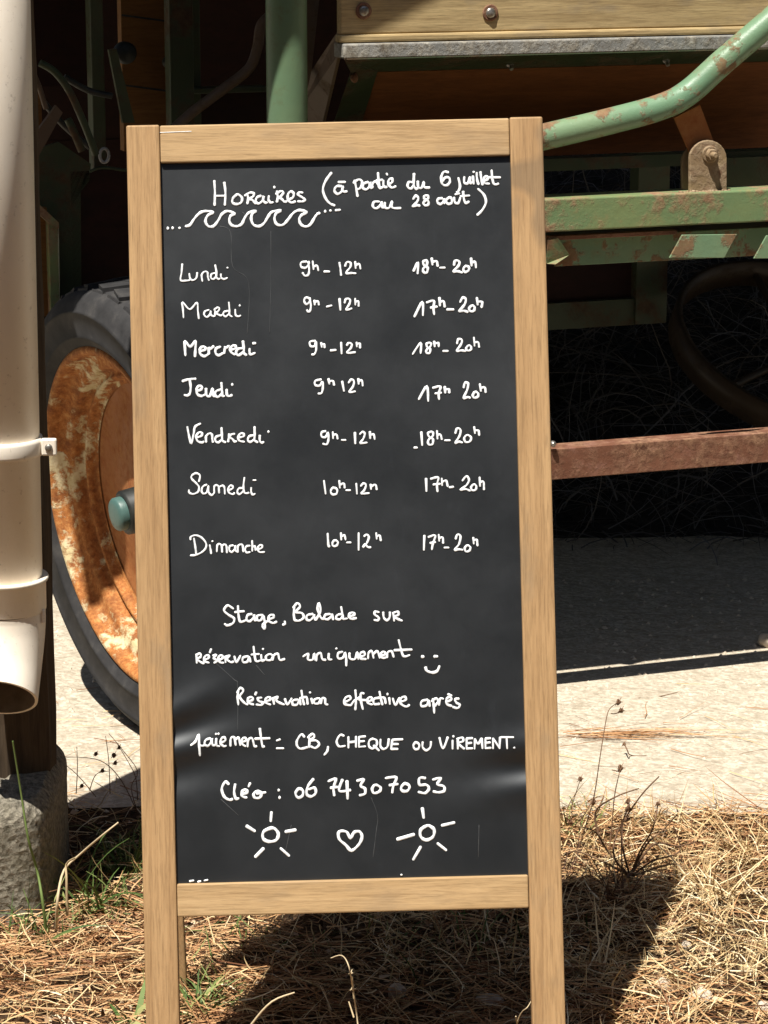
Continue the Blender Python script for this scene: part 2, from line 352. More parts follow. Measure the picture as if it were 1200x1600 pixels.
# back leaf: same frame, standing almost upright and hinged at the top
RO = Vector((-.036, 3.66, 0)); top = B(0, BL, -TH-.002)
RV = (top-RO).normalized(); RN = -(BU.cross(RV)).normalized(); RU = BU
if RN.y > 0: RN = -RN
RL = (top-RO).length
def P2(u, v, n=0.): return RO+RU*u+RV*v+RN*n
obj('rear_leg', slab(-BW/2, -.2545, -.045, RL-.012, -TH, -.002, P2), 'oak_v', board, .0025)
obj('rear_leg', slab(.2545, BW/2, -.045, RL-.012, -TH, -.002, P2), 'oak_v', board, .0025)
obj('rear_rail', slab(-.254, .254, RL-.056, RL-.012, -TH, -.003, P2), 'oak_h', board, .002)
obj('rear_rail', slab(-.254, .254, .262, .306, -TH, -.003, P2), 'oak_h', board, .002)
obj('rear_panel', slab(-.256, .256, .304, RL-.054, -.016, -.010, P2), 'panel', board)
for sx in (-1, 1):
    mb = MB(); mb.tube([B(sx*.20-.025, BL-.008, -TH-.002), B(sx*.20+.025, BL-.008, -TH-.002)], .0045, 10); obj('hinge', mb, 'bolt', board)

# ---- handwriting: each stroke is a thin raised line of chalk marker on the sheet, following its buckles
def strokes(name, x0, y0, s, text, wpx=4.6, m='ink', lift=.0006, flat=.0006, gap=None):
    if gap:                                             # one mesh per word
        T = []
        for st in text.split(';'):
            xs = [float(c.split(',')[0]) for c in st.strip().lstrip('o ').split()]; T.append((min(xs), max(xs), st))
        T.sort(); grp = [[]]; mx = T[0][1]
        for a, b_, st in T:
            if a > mx+gap/s: grp.append([])
            grp[-1].append(st); mx = max(mx, b_)
        return [strokes(name, x0, y0, s, ';'.join(g), wpx, m, lift, flat) for g in grp]
    mb = MB()
    for st in text.split(';'):
        st = st.strip()
        if not st: continue
        cl = st[0] == 'o'; wf = 1.
        st = st.lstrip('o ')
        p = [tuple(float(c) for c in q.split(',')) for q in st.split()]
        if cl and p[0] == p[-1]: p = p[:-1]
        if len(p) == 1: p = [p[0], (p[0][0]+1.5/s*.6, p[0][1])]; wf = 1.15
        uv = [Vector(board_uv(x0+a*s, y0+b*s)+(0,)) for a, b in p]
        uv = smooth(uv, 5, cl); n = len(uv); r = wpx*wf*.88*.000779/2; K = 8
        # even thickness with a little hand wobble, rounded ends
        if not cl:
            d0 = (uv[0]-uv[1]).normalized()*r*.55; d1 = (uv[-1]-uv[-2]).normalized()*r*.55
            uv = [uv[0]+d0]+uv+[uv[-1]+d1]; n += 2
        ph = random.uniform(0, 6); vs = []
        for i, q in enumerate(uv):
            d = (uv[(i+1) % n]-uv[i-1]) if cl else (uv[min(i+1, n-1)]-uv[max(i-1, 0)])
            if d.length < 1e-9: d = Vector((1, 0, 0))
            d.normalize(); pr = Vector((-d.y, d.x, 0))
            rr = r*(1+.15*math.sin(i*.55+ph)+.09*math.sin(i*1.7+ph))
            if not cl and i in (0, n-1): rr *= .45
            for k in range(K):
                a = 2*math.pi*k/K; e = q+pr*math.cos(a)*rr
                h = PD+float(ripple(np.float64(e.x), np.float64(e.y)))+lift+math.sin(a)*flat
                vs.append(B(e.x, e.y, h))
        fs = [(i*K+k, i*K+(k+1) % K, ((i+1) % n)*K+(k+1) % K, ((i+1) % n)*K+k) for i in range(n if cl else n-1) for k in range(K)]
        mb.add(vs, fs, True)
        if not cl: mb.add(vs[:K], [tuple(range(K))], True); mb.add(vs[-K:], [tuple(range(K))], True)
    return obj(name, mb, m, board)
q = .25
strokes('heading', 250, 260, q, '338,85 342,160 340,238;400,95 408,160 404,236;342,180 404,180;o480,172 455,195 452,222 475,232 505,222 512,195 495,175;545,170 550,200 545,228;530,178 560,160 585,165 580,185 552,200 575,205 590,222 600,226;630,180 605,190 598,215 615,228 640,210 648,180 645,205 655,222 668,222;680,180 678,205 690,222 705,220;712,126;730,150 735,190 730,218;725,168 755,150 770,160 755,182 740,188 760,200 778,218 790,215;800,205 830,190 835,165 818,152 800,170 800,205 820,222 845,215;890,160 872,158 862,172 890,190 905,205 890,215 862,214', 4.9)
strokes('wave_drawing', 250, 260, q, '158,370 185,362 215,320 250,285 290,275 330,282 300,300 285,325 285,350 305,372 335,368 365,330 385,295 420,275 465,290 440,305 432,335 445,362 480,370 510,355 530,315 555,285 600,275 575,295 570,330 585,362 620,370 650,350 675,310 700,280 755,270 725,290 715,325 730,358 765,362 795,335 830,290 865,270 905,275 915,285 885,300 870,325 880,358 910,372 940,358 970,310 985,292 998,288;45,383;75,381;118,381;1030,277;1063,272;1098,270 1125,268', 5.4)
q = .266667
strokes('season_note', 490, 250, q, '105,70 70,120 55,170 70,220 95,250 122,262;165,150 135,150 122,175 140,195 165,180 172,152 172,180 195,180;145,125 185,125;240,115 250,160 258,208;235,130 265,110 285,125 275,160 250,168;320,125 295,135 290,160 310,168 328,150 332,125 335,160 348,152;340,160 350,130 365,122 378,140 388,160 405,155;378,70 382,120 388,160;368,118 404,112;410,115 412,150 430,155;428,74 432,82;440,140 462,125 460,105 442,112 440,140 460,158 482,150;585,128 560,125 552,150 570,165 588,145;590,75 588,140 600,165 612,160;612,120 615,155 635,158 648,125 650,155 680,158;790,68 765,65 750,95 755,135 780,145 800,125 795,100 772,100 760,120;850,100 860,150 850,180 840,185;885,95 885,128 905,132 918,95 920,130 932,128;935,90 940,135;938,66;958,70 960,110 968,138;980,65 985,110 992,140;1000,120 1022,108 1018,90 1002,100 1002,130 1030,135;1045,55 1050,105 1060,138 1085,135;1030,98 1095,98;965,165 1000,200 1012,245 990,290 962,318;385,240 355,242 348,268 368,280 392,262 400,240 402,270 415,275;418,245 420,275 445,275 460,240 462,275 510,278;585,225 600,205 615,220 605,245 582,268 610,262 622,265;672,205 652,205 650,222 670,232 675,255 655,262 645,245 672,222 674,207;755,220 730,225 728,245 745,255 762,240 765,222 768,250;o800,215 780,230 785,252 808,250 812,228;825,215 830,245 850,248 862,215;832,197 856,192;878,180 882,220 892,248 912,240;862,208 915,205', 5.0)
q = .15
strokes('day_name', 260, 395, q, '162,110 155,200 145,280 200,285 240,280;235,210 245,265 275,280 310,255 318,200;372,290 365,225 395,190 425,200 430,250 440,280;510,205 470,215 460,250 480,270 510,250 515,210;505,120 520,200 520,250 540,268 555,262;565,215 570,255 600,268 632,255;630,150', 3.7)
strokes('day_name', 260, 395, q, '175,670 170,590 165,510 240,585 315,515 325,600 335,680;440,590 400,605 390,640 415,665 445,645 460,600 460,640 490,660;500,575 505,620 500,655;495,590 530,565 550,580 530,610 505,625 540,640 565,650 580,640;640,600 600,610 590,640 615,660 645,635;648,510 655,590 655,640 680,660;715,585 720,645 750,658 770,648;758,545', 3.7)
strokes('day_name', 260, 515, q, '195,265 190,190 190,115 245,175 300,115 300,190 295,275;345,225 400,205 400,180 370,175 345,205 350,250 390,275 430,255;440,250 440,180 450,200 490,170;560,175 515,195 510,240 540,265 590,240;600,240 610,170 612,190 650,165;665,210 720,190 715,165 685,165 662,200 675,235 710,255;790,190 740,200 725,240 750,265 795,235;795,115 805,200 805,240 830,262;865,195 865,240 880,255 920,240;900,140 925,138', 5.1)
strokes('day_name', 260, 515, q, '165,535 230,515 300,510;240,520 250,600 240,665 210,685 185,678;310,640 360,620 365,590 335,585 310,620 320,670 360,690 400,675;410,610 415,680 450,690 480,610 485,680 505,690;570,620 515,640 505,680 535,700 570,670;570,550 578,640 580,685 600,690;625,620 630,680 655,690 680,680;680,570', 5.0)
strokes('day_name', 270, 650, q, '148,110 165,200 190,285 215,180 230,110 285,78;240,225 295,205 300,175 270,170 240,210 255,260 300,275 320,265;345,270 345,210 380,180 405,195 410,245 415,270;500,200 450,215 440,255 470,275 505,250;505,120 510,200 515,255 545,272;585,185 580,230 575,265;640,185 610,190 590,220 620,240 640,265 660,262;680,225 735,210 735,185 705,180 680,215 690,255 740,268;845,200 795,210 780,250 805,270 845,245;850,110 852,200 850,250 880,272;905,200 905,255 925,278 945,268;992,162', 4.5)
strokes('day_name', 270, 650, q, '270,680 280,620 240,595 195,620 195,655 240,700 270,740 260,790 210,812 170,800 165,770;350,715 310,735 298,785 320,810 355,790 370,730 370,790 400,825 430,800;430,800 430,735 455,720 475,740 480,800;480,740 515,725 535,745 540,810;575,775 620,755 620,730 595,725 575,760 585,800 625,815 640,800;730,750 685,755 670,795 695,815 735,780;745,640 735,720 740,790 760,805 790,800;815,745 815,790 830,820 855,810;835,668 862,668', 3.9)
strokes('day_name', 280, 820, q, '115,155 120,125 170,110 230,135 275,190 275,240 235,285 170,315 115,320;150,140 165,230 175,310;315,210 325,260 330,300;340,172;390,280 395,215 420,200 440,225 445,285;440,225 470,205 490,225 495,290;560,215 525,225 520,265 545,285 575,255 580,215 585,270 610,285;610,285 610,225 640,205 660,220 665,280;735,220 700,225 685,260 700,290 735,285;758,165 760,220 760,275;762,240 785,220 795,265;815,260 860,240 860,215 835,215 815,250 835,285 885,285', 3.9)
q = .275
mor = [(450, 390, .275, '105,65 75,70 75,95 100,100 118,80 115,65 120,110 115,140 95,145 82,128;140,62 145,108;145,95 165,88 172,115;205,122 235,122;292,70 298,105 302,142;325,90 335,68 355,72 355,95 330,130 360,130 385,132;382,65 385,102;385,88 405,78 412,105'),
       (450, 390, .275, '125,275 100,270 92,290 105,308 125,290 122,272 130,315 125,345 112,350 108,340;150,285 152,310;152,298 170,290 175,310;220,322 248,315;293,275 298,340;322,300 330,278 352,280 350,305 330,340 362,332;382,275 383,310;384,298 400,290 402,318'),
       (450, 510, .275, '155,80 125,85 128,110 150,110 158,85 160,130 150,155 135,158;188,90 192,115;192,102 205,98 208,118;242,135 272,132;302,88 305,152;335,105 345,92 362,98 358,120 335,148 382,145;390,88 392,112;392,100 408,95 410,120'),
       (450, 510, .275, '188,300 155,308 155,332 180,335 195,312 198,350 190,378 172,380;230,295 235,325;235,312 255,308 262,332;308,310 318,365;345,318 360,300 375,310 370,340 348,372 382,368;400,295 402,325;402,312 420,305 425,335'),
       (480, 650, .26667, '108,88 85,95 85,120 108,122 122,95 125,135 115,165 92,162;150,92 152,130;152,112 172,108 178,132;202,140 225,140;280,95 282,160;310,105 325,92 338,105 328,135 312,158 350,155;368,90 370,130;370,112 390,108 396,135'),
       (480, 650, .26667, '98,378 108,455;o152,420 138,440 148,460 172,455 175,430;188,378 192,420;192,405 215,395 220,420;228,435 252,435;288,395 292,455;315,410 330,395 345,405 335,435 318,455 362,452;372,400 375,428;375,415 400,402 408,430'),
       (480, 810, .26667, '120,88 125,162 132,162;o162,128 148,145 152,162 172,160 180,140;198,85 200,125;200,108 218,100 225,125;232,142 255,142;302,85 302,185;335,105 350,95 362,112 350,145 328,170 340,152 355,168 372,170;405,85 408,120;408,108 425,100 432,130')]
eve = [(450, 390, .275, '715,118 740,70 738,132;o790,60 770,65 775,88 795,100 790,128 772,125 770,105 790,85;818,45 822,82;822,70 845,62 852,90;865,100 892,100;945,85 952,60 975,65 970,90 940,122 965,120 990,128;o1012,90 998,108 1008,125 1028,115 1030,98;1042,45 1045,88;1045,72 1065,68 1070,98'),
       (450, 390, .275, '720,378 765,295 768,370;790,298 830,288 828,330 832,365;812,328 848,322;862,270 865,315;865,298 885,290 892,322;905,338 942,338;980,295 995,270 1012,280 1005,310 975,348 1000,345 1022,352;o1048,315 1032,330 1038,348 1058,345 1062,325;1075,270 1080,310;1080,295 1105,295 1102,325'),
       (450, 510, .275, '710,155 755,92 755,150;o812,92 790,95 792,115 810,125 805,150 788,148 790,130 812,110;832,82 835,112;835,98 855,92 858,112;882,138 910,138;962,95 970,70 990,75 985,100 960,138 985,135 1010,138;o1030,105 1015,120 1020,135 1040,132 1042,115;1058,60 1062,108;1062,90 1082,88 1088,115'),
       (450, 510, .275, '745,412 790,340 798,422;825,348 868,340 858,380 860,412;838,380 872,376;892,340 895,375;895,360 915,355 918,375;1000,345 1008,318 1025,325 1020,360 1000,405 1025,400 1035,405;o1065,370 1052,390 1060,405 1080,398 1082,380;1092,325 1098,365;1098,350 1120,345 1125,372'),
       (480, 650, .26667, '628,185 645,185;670,92 675,170;o735,92 710,98 715,120 738,135 735,165 712,165 712,140 738,115;762,85 765,132;765,112 782,108 790,135;808,142 838,142;870,100 880,72 900,80 895,115 868,158 890,150 910,155;o940,110 922,128 930,152 955,148 962,125;980,62 985,100;985,85 1005,85 1010,112'),
       (480, 650, .26667, '698,365 700,440;725,368 770,360 762,400 765,442;740,402 780,398;790,365 792,405;792,388 815,378 825,412;835,418 858,415;912,378 935,352 950,375 935,405 900,432 930,428 955,438;o978,400 962,418 970,436 990,430 992,410;1012,358 1015,410;1015,390 1035,385 1038,430'),
       (480, 810, .26667, '688,100 685,185;712,110 752,100 738,150 732,182;722,145 752,140;772,95 775,132;775,118 795,112 798,145;805,172 830,172;872,120 882,95 900,105 892,150 865,185 890,182 912,185;o940,158 925,175 932,195 952,190 958,170;975,112 978,148;978,132 995,125 1000,160')]
for a in mor: strokes('opening_hours', a[0], a[1], a[2], a[3], 4.3)
for i, a in enumerate(eve): strokes('opening_hours', a[0], a[1], a[2], a[3], 5.0 if i in (0, 1, 3) else 4.3)
strokes('handwritten_word', 320, 930, .28333, '155,75 125,58 105,85 130,110 160,130 155,155 125,168 108,160;182,60 185,110 195,148 225,140;165,95 215,90;258,105 235,112 230,138 248,145 268,125 270,108 275,140 285,138;318,110 290,115 288,138 308,140 322,118 330,150 330,185 318,175 322,160 345,145;350,135 378,125 375,110 355,115 352,142 375,155 395,148;440,145 442,158 430,165;495,60 490,100 495,140;488,70 510,45 525,65 500,95 535,100 545,125 520,142 495,140;595,105 565,112 562,135 580,140 600,120 602,108 608,138;612,138 638,90 630,45 622,80 640,125 655,132;690,105 665,110 660,130 678,135 698,118 700,105 708,135;755,105 730,112 725,130 745,135 760,118;752,65 760,110 765,132 785,130;795,120 825,110 820,98 800,102 795,122 810,132 835,128;960,95 940,92 938,108 960,125 955,140 935,138;985,95 988,125 1005,140 1020,125 1022,95;1040,98 1045,142;1038,100 1065,92 1068,110 1045,120 1070,135 1088,142', 4.7, gap=8.)
strokes('handwritten_word', 290, 990, .341667, '48,95 50,135;48,100 65,92 68,108 52,118 68,132 82,138;82,125 105,112 100,100 86,108 85,128 105,135;110,88 116,72;125,102 140,98 128,115 145,125 130,135;150,125 170,112 162,100 150,110 155,132 172,135;180,105 182,132;178,108 200,102 188,118 205,132 218,130;222,105 232,132 250,102;285,105 262,112 262,132 282,130 290,108 296,130;310,60 315,100 322,128 340,125;300,98 335,95;345,98 348,125 360,122;352,72;o385,95 368,105 370,122 390,122 398,105;398,122 405,100 422,95 430,122 452,118;538,106 560,94 560,120 582,120 588,94 592,122;598,125 602,98 618,92 625,118 640,122;655,92 655,118 668,120;688,70;718,85 698,92 698,115 720,112 730,88 735,120 735,148;750,90 752,115 775,118 785,88 790,118;798,108 820,100 815,86 800,92 800,115 825,118;835,115 838,90 852,82 860,112;860,95 878,82 888,112;895,105 915,95 908,84 895,92 898,112 915,112;922,110 925,88 942,82 952,108;975,30 985,70 998,105 1025,100;955,78 1035,75', 4.5, gap=8.)
strokes('smiley_drawing', 290, 990, .341667, '1081,107 1089,107;1138,106 1152,106;1098,155 1105,172 1130,180 1152,172 1162,150', 5.6)
strokes('handwritten_word', 350, 1060, .325, '68,60 65,95 68,128;62,70 78,48 92,62 75,90 95,118 112,128;112,115 138,105 132,92 116,98 115,118 140,128;150,80 155,68;180,95 162,98 168,112 188,118 178,130 155,128;200,112 222,105 218,92 202,98 200,118 222,128;235,95 240,125;235,98 258,92 250,108 268,120 288,128;292,100 305,128 325,98;355,105 332,108 330,128 352,128 362,105 368,128;372,60 378,100 385,128;365,98 390,92 398,95 402,125;420,98 425,122;412,70;o455,98 435,105 435,122 455,122 462,105;466,122 472,98 485,100 488,125 498,128;578,118 608,102 602,88 582,98 580,125 610,132;632,58 635,105 632,152;612,130 625,112 655,92;672,75 658,75 660,115 668,150;650,105 690,108;690,115 712,105 706,92 692,100 692,120 712,128;745,95 722,102 722,125 748,125;748,65 755,100 762,128;740,98 770,95 778,122;795,95 798,125;785,78;812,98 825,130 845,95;850,115 875,105 870,90 852,98 850,122 875,138 892,130;980,105 952,112 950,135 975,132 985,108 990,135;1005,100 1010,135 1012,168;1000,112 1022,98 1030,115 1015,135;1035,130 1040,100 1055,100;1070,115 1095,105 1088,92 1072,100 1072,125 1095,135;1078,78 1095,85;1130,100 1112,102 1118,118 1135,130 1125,145 1102,140', 4.6, gap=8.)
strokes('handwritten_word', 270, 1130, .23333, '120,150 150,125 172,78 175,140 180,220;175,150 195,155 215,150;250,105 220,115 212,145 235,155 255,130 260,105 265,150 280,150;290,105 290,150 310,158;286,75;302,74;320,135 350,120 345,98 325,105 318,138 340,158 355,155;385,155 388,105 410,98 420,150;420,115 440,100 450,150;460,130 490,120 482,100 465,108 462,140 485,158;500,160 505,115 530,105 545,155 560,158;582,38 590,100 600,158 612,158;550,108 648,105;695,120 718,112;695,172 740,172;880,95 860,78 832,120 832,155 855,175 900,165;912,85 915,130 912,165;905,100 935,75 948,95 920,120 960,120 980,145 955,170 925,160;1040,160 1035,190 1015,215', 4.6, gap=8.)
strokes('handwritten_word', 500, 1130, .275, '135,75 115,70 95,105 108,135 142,132;162,80 162,142;205,78 205,138;165,112 205,108;222,80 222,138;222,82 258,78;222,108 252,105;222,138 258,135;o300,92 280,105 280,135 300,148 322,130 322,102;305,130 335,158;345,95 345,135 362,150 385,135 392,92;412,98 405,150;412,98 470,95;410,122 445,122;405,150 442,150;o545,112 532,130 540,150 560,148 565,125;585,110 585,140 605,158 628,140 632,108;680,85 700,148 728,82;755,100 755,148;758,78;785,88 785,148;780,92 810,85 815,105 788,118 820,148;835,90 835,148;835,90 868,88;835,118 862,115;835,148 868,146;880,148 882,92;882,92 900,120 920,88;920,88 925,145;942,90 942,145;942,90 970,88;942,115 968,112;942,145 972,143;985,145 985,88;985,88 1022,145;1022,145 1025,82;1030,82 1100,82;1062,82 1065,145;1103,142', 4.4, gap=8.)
strokes('phone_number', 320, 1200, .35, '105,75 90,65 75,95 85,130 108,145 122,142;135,75 130,110 138,140 150,138;165,120 188,112 185,100 168,105 165,128 185,135;195,85 202,70;o235,105 218,118 222,135 245,135 252,115;232,118 270,112;328,102;332,135;o420,95 405,115 415,135 435,128 438,105;485,52 460,85 455,120 475,130 495,115 490,92 465,98;552,62 585,52 575,90 578,125;562,92 592,88;615,55 600,105 650,102;635,60 638,140;680,60 710,55 695,82 715,95 715,118 692,125;o762,78 748,95 755,115 780,108 785,90;808,48 855,45 842,85 838,112;825,80 862,75;o895,72 878,88 882,105 905,105 915,85;985,48 960,48 960,78 990,78 1002,95 985,115 955,110;1020,55 1055,48 1040,75 1068,85 1070,105 1045,112 1022,108', 5.4)
strokes('sun_drawing', 320, 1200, .35, 'o293,272 262,288 260,318 285,332 318,325 328,298 312,275;297,200 294,240;185,262 222,285;360,288 405,280;262,362 225,400;338,362 375,395', 6.2)
strokes('heart_drawing', 320, 1200, .35, 'o650,315 632,288 600,288 600,320 630,348 655,372 688,345 702,312 692,288 668,290', 5.8)
strokes('sun_drawing', 320, 1200, .35, 'o990,262 965,280 965,310 990,325 1020,310 1025,280 1005,262;972,182 978,225;1060,260 1115,247;860,322 935,300;965,355 932,412;1040,340 1078,370', 6.2)
for q in '343,352 360,362 363,415 388,440 386,520;423,360 423,440 421,520;335,1035 365,1062 371,1072 371,1140;400,1040 413,1055;580,1247 590,1275 588,1300 583,1340;345,1250 372,1275;378,330 395,344;749,1290 748,1340;455,1290 445,1335'.split(';'): strokes('chalk_scratch', 0, 0, 1, q, 1.1, 'scuff', .0002, .0002)
for q in '296,1378 302,1377;309,1379 313,1378;319,1377 324,1376;627,1368'.split(';'): strokes('chalk_residue', 0, 0, 1, q, 4, 'ink', .0015, .0012)
def bmark(pts, wpx):                                    # chalk streak on the top rail's front
    mb = MB(); uv = [board_uv(*p) for p in pts]; mb.tube([B(u, v, -.0012) for u, v in uv], wpx*.000779/2, 6); return mb
obj('chalk_mark', bmark([(250, 207), (270, 206.2), (299, 205)], 1.5), 'ink', board)

# ------------------------------------------------------------------ drainpipe on its timber post, on a concrete footing
PY = 3.99
def pp(py, px): return atY(px, py, PY)
sc = (PY*.972+.373)/F
b0 = pp(940, 7.); t0 = pp(-250, -22.)
axis = (t0-b0).normalized(); PR = .0595
pipe = thing('drainpipe', 'cream plastic drainpipe with clamp and angled outlet, fixed to the timber post', 'drainpipe', b0)
shf = MB(); shf.lathe([(PR-.003, 1.6), (PR, 1.6), (PR, -.01), (PR-.003, -.01)], b0, axis, 48); obj('pipe', shf, 'pvc', pipe)
c1 = b0+axis*((940-697)*sc)
mb = MB(); mb.lathe([(PR+.0002, -.014), (PR+.004, -.014), (PR+.0055, -.008), (PR+.0055, .008), (PR+.004, .014), (PR+.0002, .014)], c1, axis, 48)
cl = obj('clamp', mb, 'pvc', pipe)
rgt = Vector((1, 0, 0)); fr = Vector((0, -1, 0))
lug = c1+rgt*(PR+.016)+fr*.012
obj('clamp_lug', MB().box(lug, rgt, Vector((0, 1, 0)), axis, .024, .010, .027), 'pvc', cl, .003)
mb = MB(); mb.lathe([(.0058, 0), (.0058, .002), (.0045, .0036), (.0015, .004)], lug+fr*.005, fr, 16, True); obj('screw', mb, 'bolt', cl)
c2 = b0+axis*(0.012)
mb = MB(); mb.lathe([(PR, .030), (PR+.0085, .0305), (PR+.0098, .0275), (PR+.0085, .024), (PR+.005, .0225), (PR+.005, -.022), (PR+.004, -.0235), (PR-.002, -.0235)], c2, axis, 48); obj('coupling', mb, 'pvc', pipe)
# shoe: pipe bends towards the left and the viewer, open end
s0 = c2-axis*.022
sp = [s0, s0-axis*.020, s0-axis*.052+Vector((-.002, -.007, 0)), s0-axis*.092+Vector((-.005, -.026, 0)), s0-axis*.128+Vector((-.007, -.056, 0))]
sp = smooth(sp, 4)
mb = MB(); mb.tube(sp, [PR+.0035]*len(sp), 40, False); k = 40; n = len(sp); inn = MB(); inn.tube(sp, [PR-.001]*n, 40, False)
mb.add([mb.v[(n-1)*k+j] for j in range(k)]+[inn.v[(n-1)*k+j] for j in range(k)], [(j, (j+1) % k, k+(j+1) % k, k+j) for j in range(k)], True)
shoe = obj('outlet_shoe', mb, 'pvc', pipe)
inn.add(inn.v[:k], [tuple(range(k))]); obj('inner_wall', inn, 'dirt_shade', shoe)
for (a, b) in ((958, 70), (1008, 64)):
    pc = pp(a, b)+fr*.018
    obj('rivet', MB().box(pc, Vector((1, 0, 0)), Vector((0, 1, 0)), axis, .006, .008, .022), 'pvc', pipe, .002)

YP = 4.08
pr_b = atY(77, 1212, YP-.0)
PW = .17
post_mb = MB()
base = atY(76, 1216, YP); xr = base.x; zb = base.z-.004
tp = Vector((atY(40, -300, YP).x, YP, 2.6))
nseg = 26; ns = 28; vs = []
for i in range(nseg+1):
    t = i/nseg; cx = xr-PW/2+(tp.x-xr)*t*.35; cz = zb+(2.6-zb)*t
    for j in range(ns):
        a = 2*math.pi*j/ns; rr = PW/2*(1+.035*math.sin(j*5.1+1)+.03*math.sin(j*9.7+.4*i)+.015*math.sin(i*1.7+j))
        vs.append((cx+rr*math.cos(a), YP+PW/2+rr*math.sin(a), cz))
post_mb.add(vs, [(i*ns+j, i*ns+(j+1) % ns, (i+1)*ns+(j+1) % ns, (i+1)*ns+j) for i in range(nseg) for j in range(ns)]); post_mb.add(vs[:ns], [tuple(range(ns))]); post_mb.add(vs[-ns:], [tuple(range(ns))])
tag(obj('timber_post', post_mb, 'oldwood', loc=Vector((xr-PW/2, YP+PW/2, zb))), 'dark weathered timber post behind the cream drainpipe, standing on the concrete footing', 'post')

# footing: rounded block of coarse concrete
fx = atY(92, 1310, 4.10).x; fz = zb+.003
mb = MB(); NX, NZ = 90, 34; vs = []
hw, hd = .18, .19; cxx = fx-hw; cyy = 3.94+hd
def foot_ring(a, e=.34):
    c, s_ = math.cos(a), math.sin(a); return hw*math.copysign(abs(c)**e, c), hd*math.copysign(abs(s_)**e, s_)
for i in range(NZ+1):
    z = -.07+(fz+.07)*i/NZ; ins = 1-.10*max(0, (i/NZ-.86)/.14)**2
    for j in range(NX):
        x, y = foot_ring(2*math.pi*j/NX); rn = 1+.006*float(vnoise(np.float64(x*14+z*9), np.float64(y*14+z*21), 4))+random.uniform(-.004, .004)
        vs.append((cxx+x*ins*rn, cyy+y*ins*rn, z+random.uniform(-.001, .001)))
ct = len(vs); vs2 = []
mb.add(vs, [(i*NX+j, i*NX+(j+1) % NX, (i+1)*NX+(j+1) % NX, (i+1)*NX+j) for i in range(NZ) for j in range(NX)], True)
last = vs[-NX:]
rings = [last]
for q_ in (.8, .55, .3, .05):
    rings.append([(cxx+(p[0]-cxx)*q_+random.uniform(-.004, .004), cyy+(p[1]-cyy)*q_+random.uniform(-.004, .004), fz+random.uniform(-.006, .010)) for p in last])
vv = [p for r_ in rings for p in r_]
mb.add(vv, [(i*NX+j, i*NX+(j+1) % NX, (i+1)*NX+(j+1) % NX, (i+1)*NX+j) for i in range(4) for j in range(NX)]); mb.add(rings[-1], [tuple(range(NX))])
tag(obj('concrete_footing', mb, 'concrete', loc=Vector((cxx, cyy, 0))), 'coarse grey concrete block under the timber post', 'concrete block')

# ------------------------------------------------------------------ the old farm machine
mach = thing('farm_machine', 'old farm machine of flaking green steel and wooden boards on a rusty wheel', 'machine', MO)
def mbox(px0, py0, px1, py1, off, dep):                # box whose front face shows between two picture corners on the machine's plane
    a = onM(px0, (py0+py1)/2, off); b = onM(px1, (py0+py1)/2, off); mx = (px0+px1)/2
    z1 = onM(mx, py0, off).z; z0 = onM(mx, py1, off).z
    return mbx(a, b, z0, z1, dep)
def mbx(a, b, z0, z1, dep):
    a = Vector((a.x, a.y, 0)); b = Vector((b.x, b.y, 0)); d = EY*dep; Z0 = EZ*z0; Z1 = EZ*z1
    return MB().hexa([a+Z0, b+Z0, b+Z1, a+Z1, a+d+Z0, b+d+Z0, b+d+Z1, a+d+Z1])
def mpoly(pts, off, dep): return MB().prism([onM(x, y, off) for x, y in pts], EY*dep)
def mrod(pts, off, rpx, k=12, n=6):
    P = smooth([onM(x, y, o if o is not None else off) for x, y, o in [(p+(None,))[:3] for p in pts]], n)
    return MB().tube(P, rpx*5.1/F, k)
# wheel
WC = atY(187, 796, 4.83); WN = Vector((-.855, -.495, -.10)).normalized(); Rt, Rr = .435, .324
WC = Vector((WC.x, WC.y, Rt*math.sqrt(1-WN.z**2)-.004))
wheel = bpy.data.objects.new('wheel', None); COL.objects.link(wheel); wheel.parent = mach; wheel.location = WC-MO
tm = MB()
tm.lathe([(Rr-.004, -.004), (Rr+.004, .006), (Rr+.018, .015), (Rr+.021, .0185), (Rr+.024, .016), (Rr+.05, .023), (Rr+.066, .0215), (Rr+.069, .025), (Rr+.072, .0205), (Rr+.085, .015), (Rt-.012, .002), (Rt-.006, -.010), (Rt-.004, -.05), (Rt-.002, -.09), (Rt-.004, -.13), (Rt-.012, -.185), (Rr+.06, -.205), (Rr+.0, -.19)], WC, WN, 128)
wu, wv = frame(WN)
for i in range(40):
    a = 2*math.pi*i/40; rd = wu*math.cos(a)+wv*math.sin(a); tg = WN.cross(rd)
    for (off, tilt) in ((-.050, .25), (-.150, -.25)):
        tm.box(WC+rd*(Rt-.006)+WN*off, (WN+tg*tilt).normalized(), (tg-WN*tilt).normalized(), rd, .062, .047, .016)
    tm.box(WC+rd*(Rt-.008)+WN*-.09+tg*.012, (WN-tg*.2).normalized(), (tg+WN*.2).normalized(), rd, .04, .02, .022)
    tm.box(WC+rd*(Rt-.021)+WN*-.0085, (rd-WN*.45).normalized(), tg, (WN+rd*.45).normalized(), .034, .047, .012)
obj('tyre', tm, 'tyre', wheel)
rm = MB()
rm.lathe([(Rr+.004, -.006), (Rr+.002, .004), (Rr-.004, .0075), (Rr-.011, .006), (Rr-.015, -.002), (Rr-.017, -.014), (Rr-.021, -.022), (Rr-.030, -.026), (Rr-.040, -.028), (Rr-.046, -.032),
          (Rr-.049, -.040), (Rr-.050, -.050), (Rr-.054, -.055), (Rr-.060, -.054), (Rr-.064, -.050), (Rr-.068, -.052), (Rr-.071, -.060), (Rr-.073, -.068), (Rr-.082, -.070)], WC, WN, 128)
rmo = obj('rim', rm, 'rim', wheel)
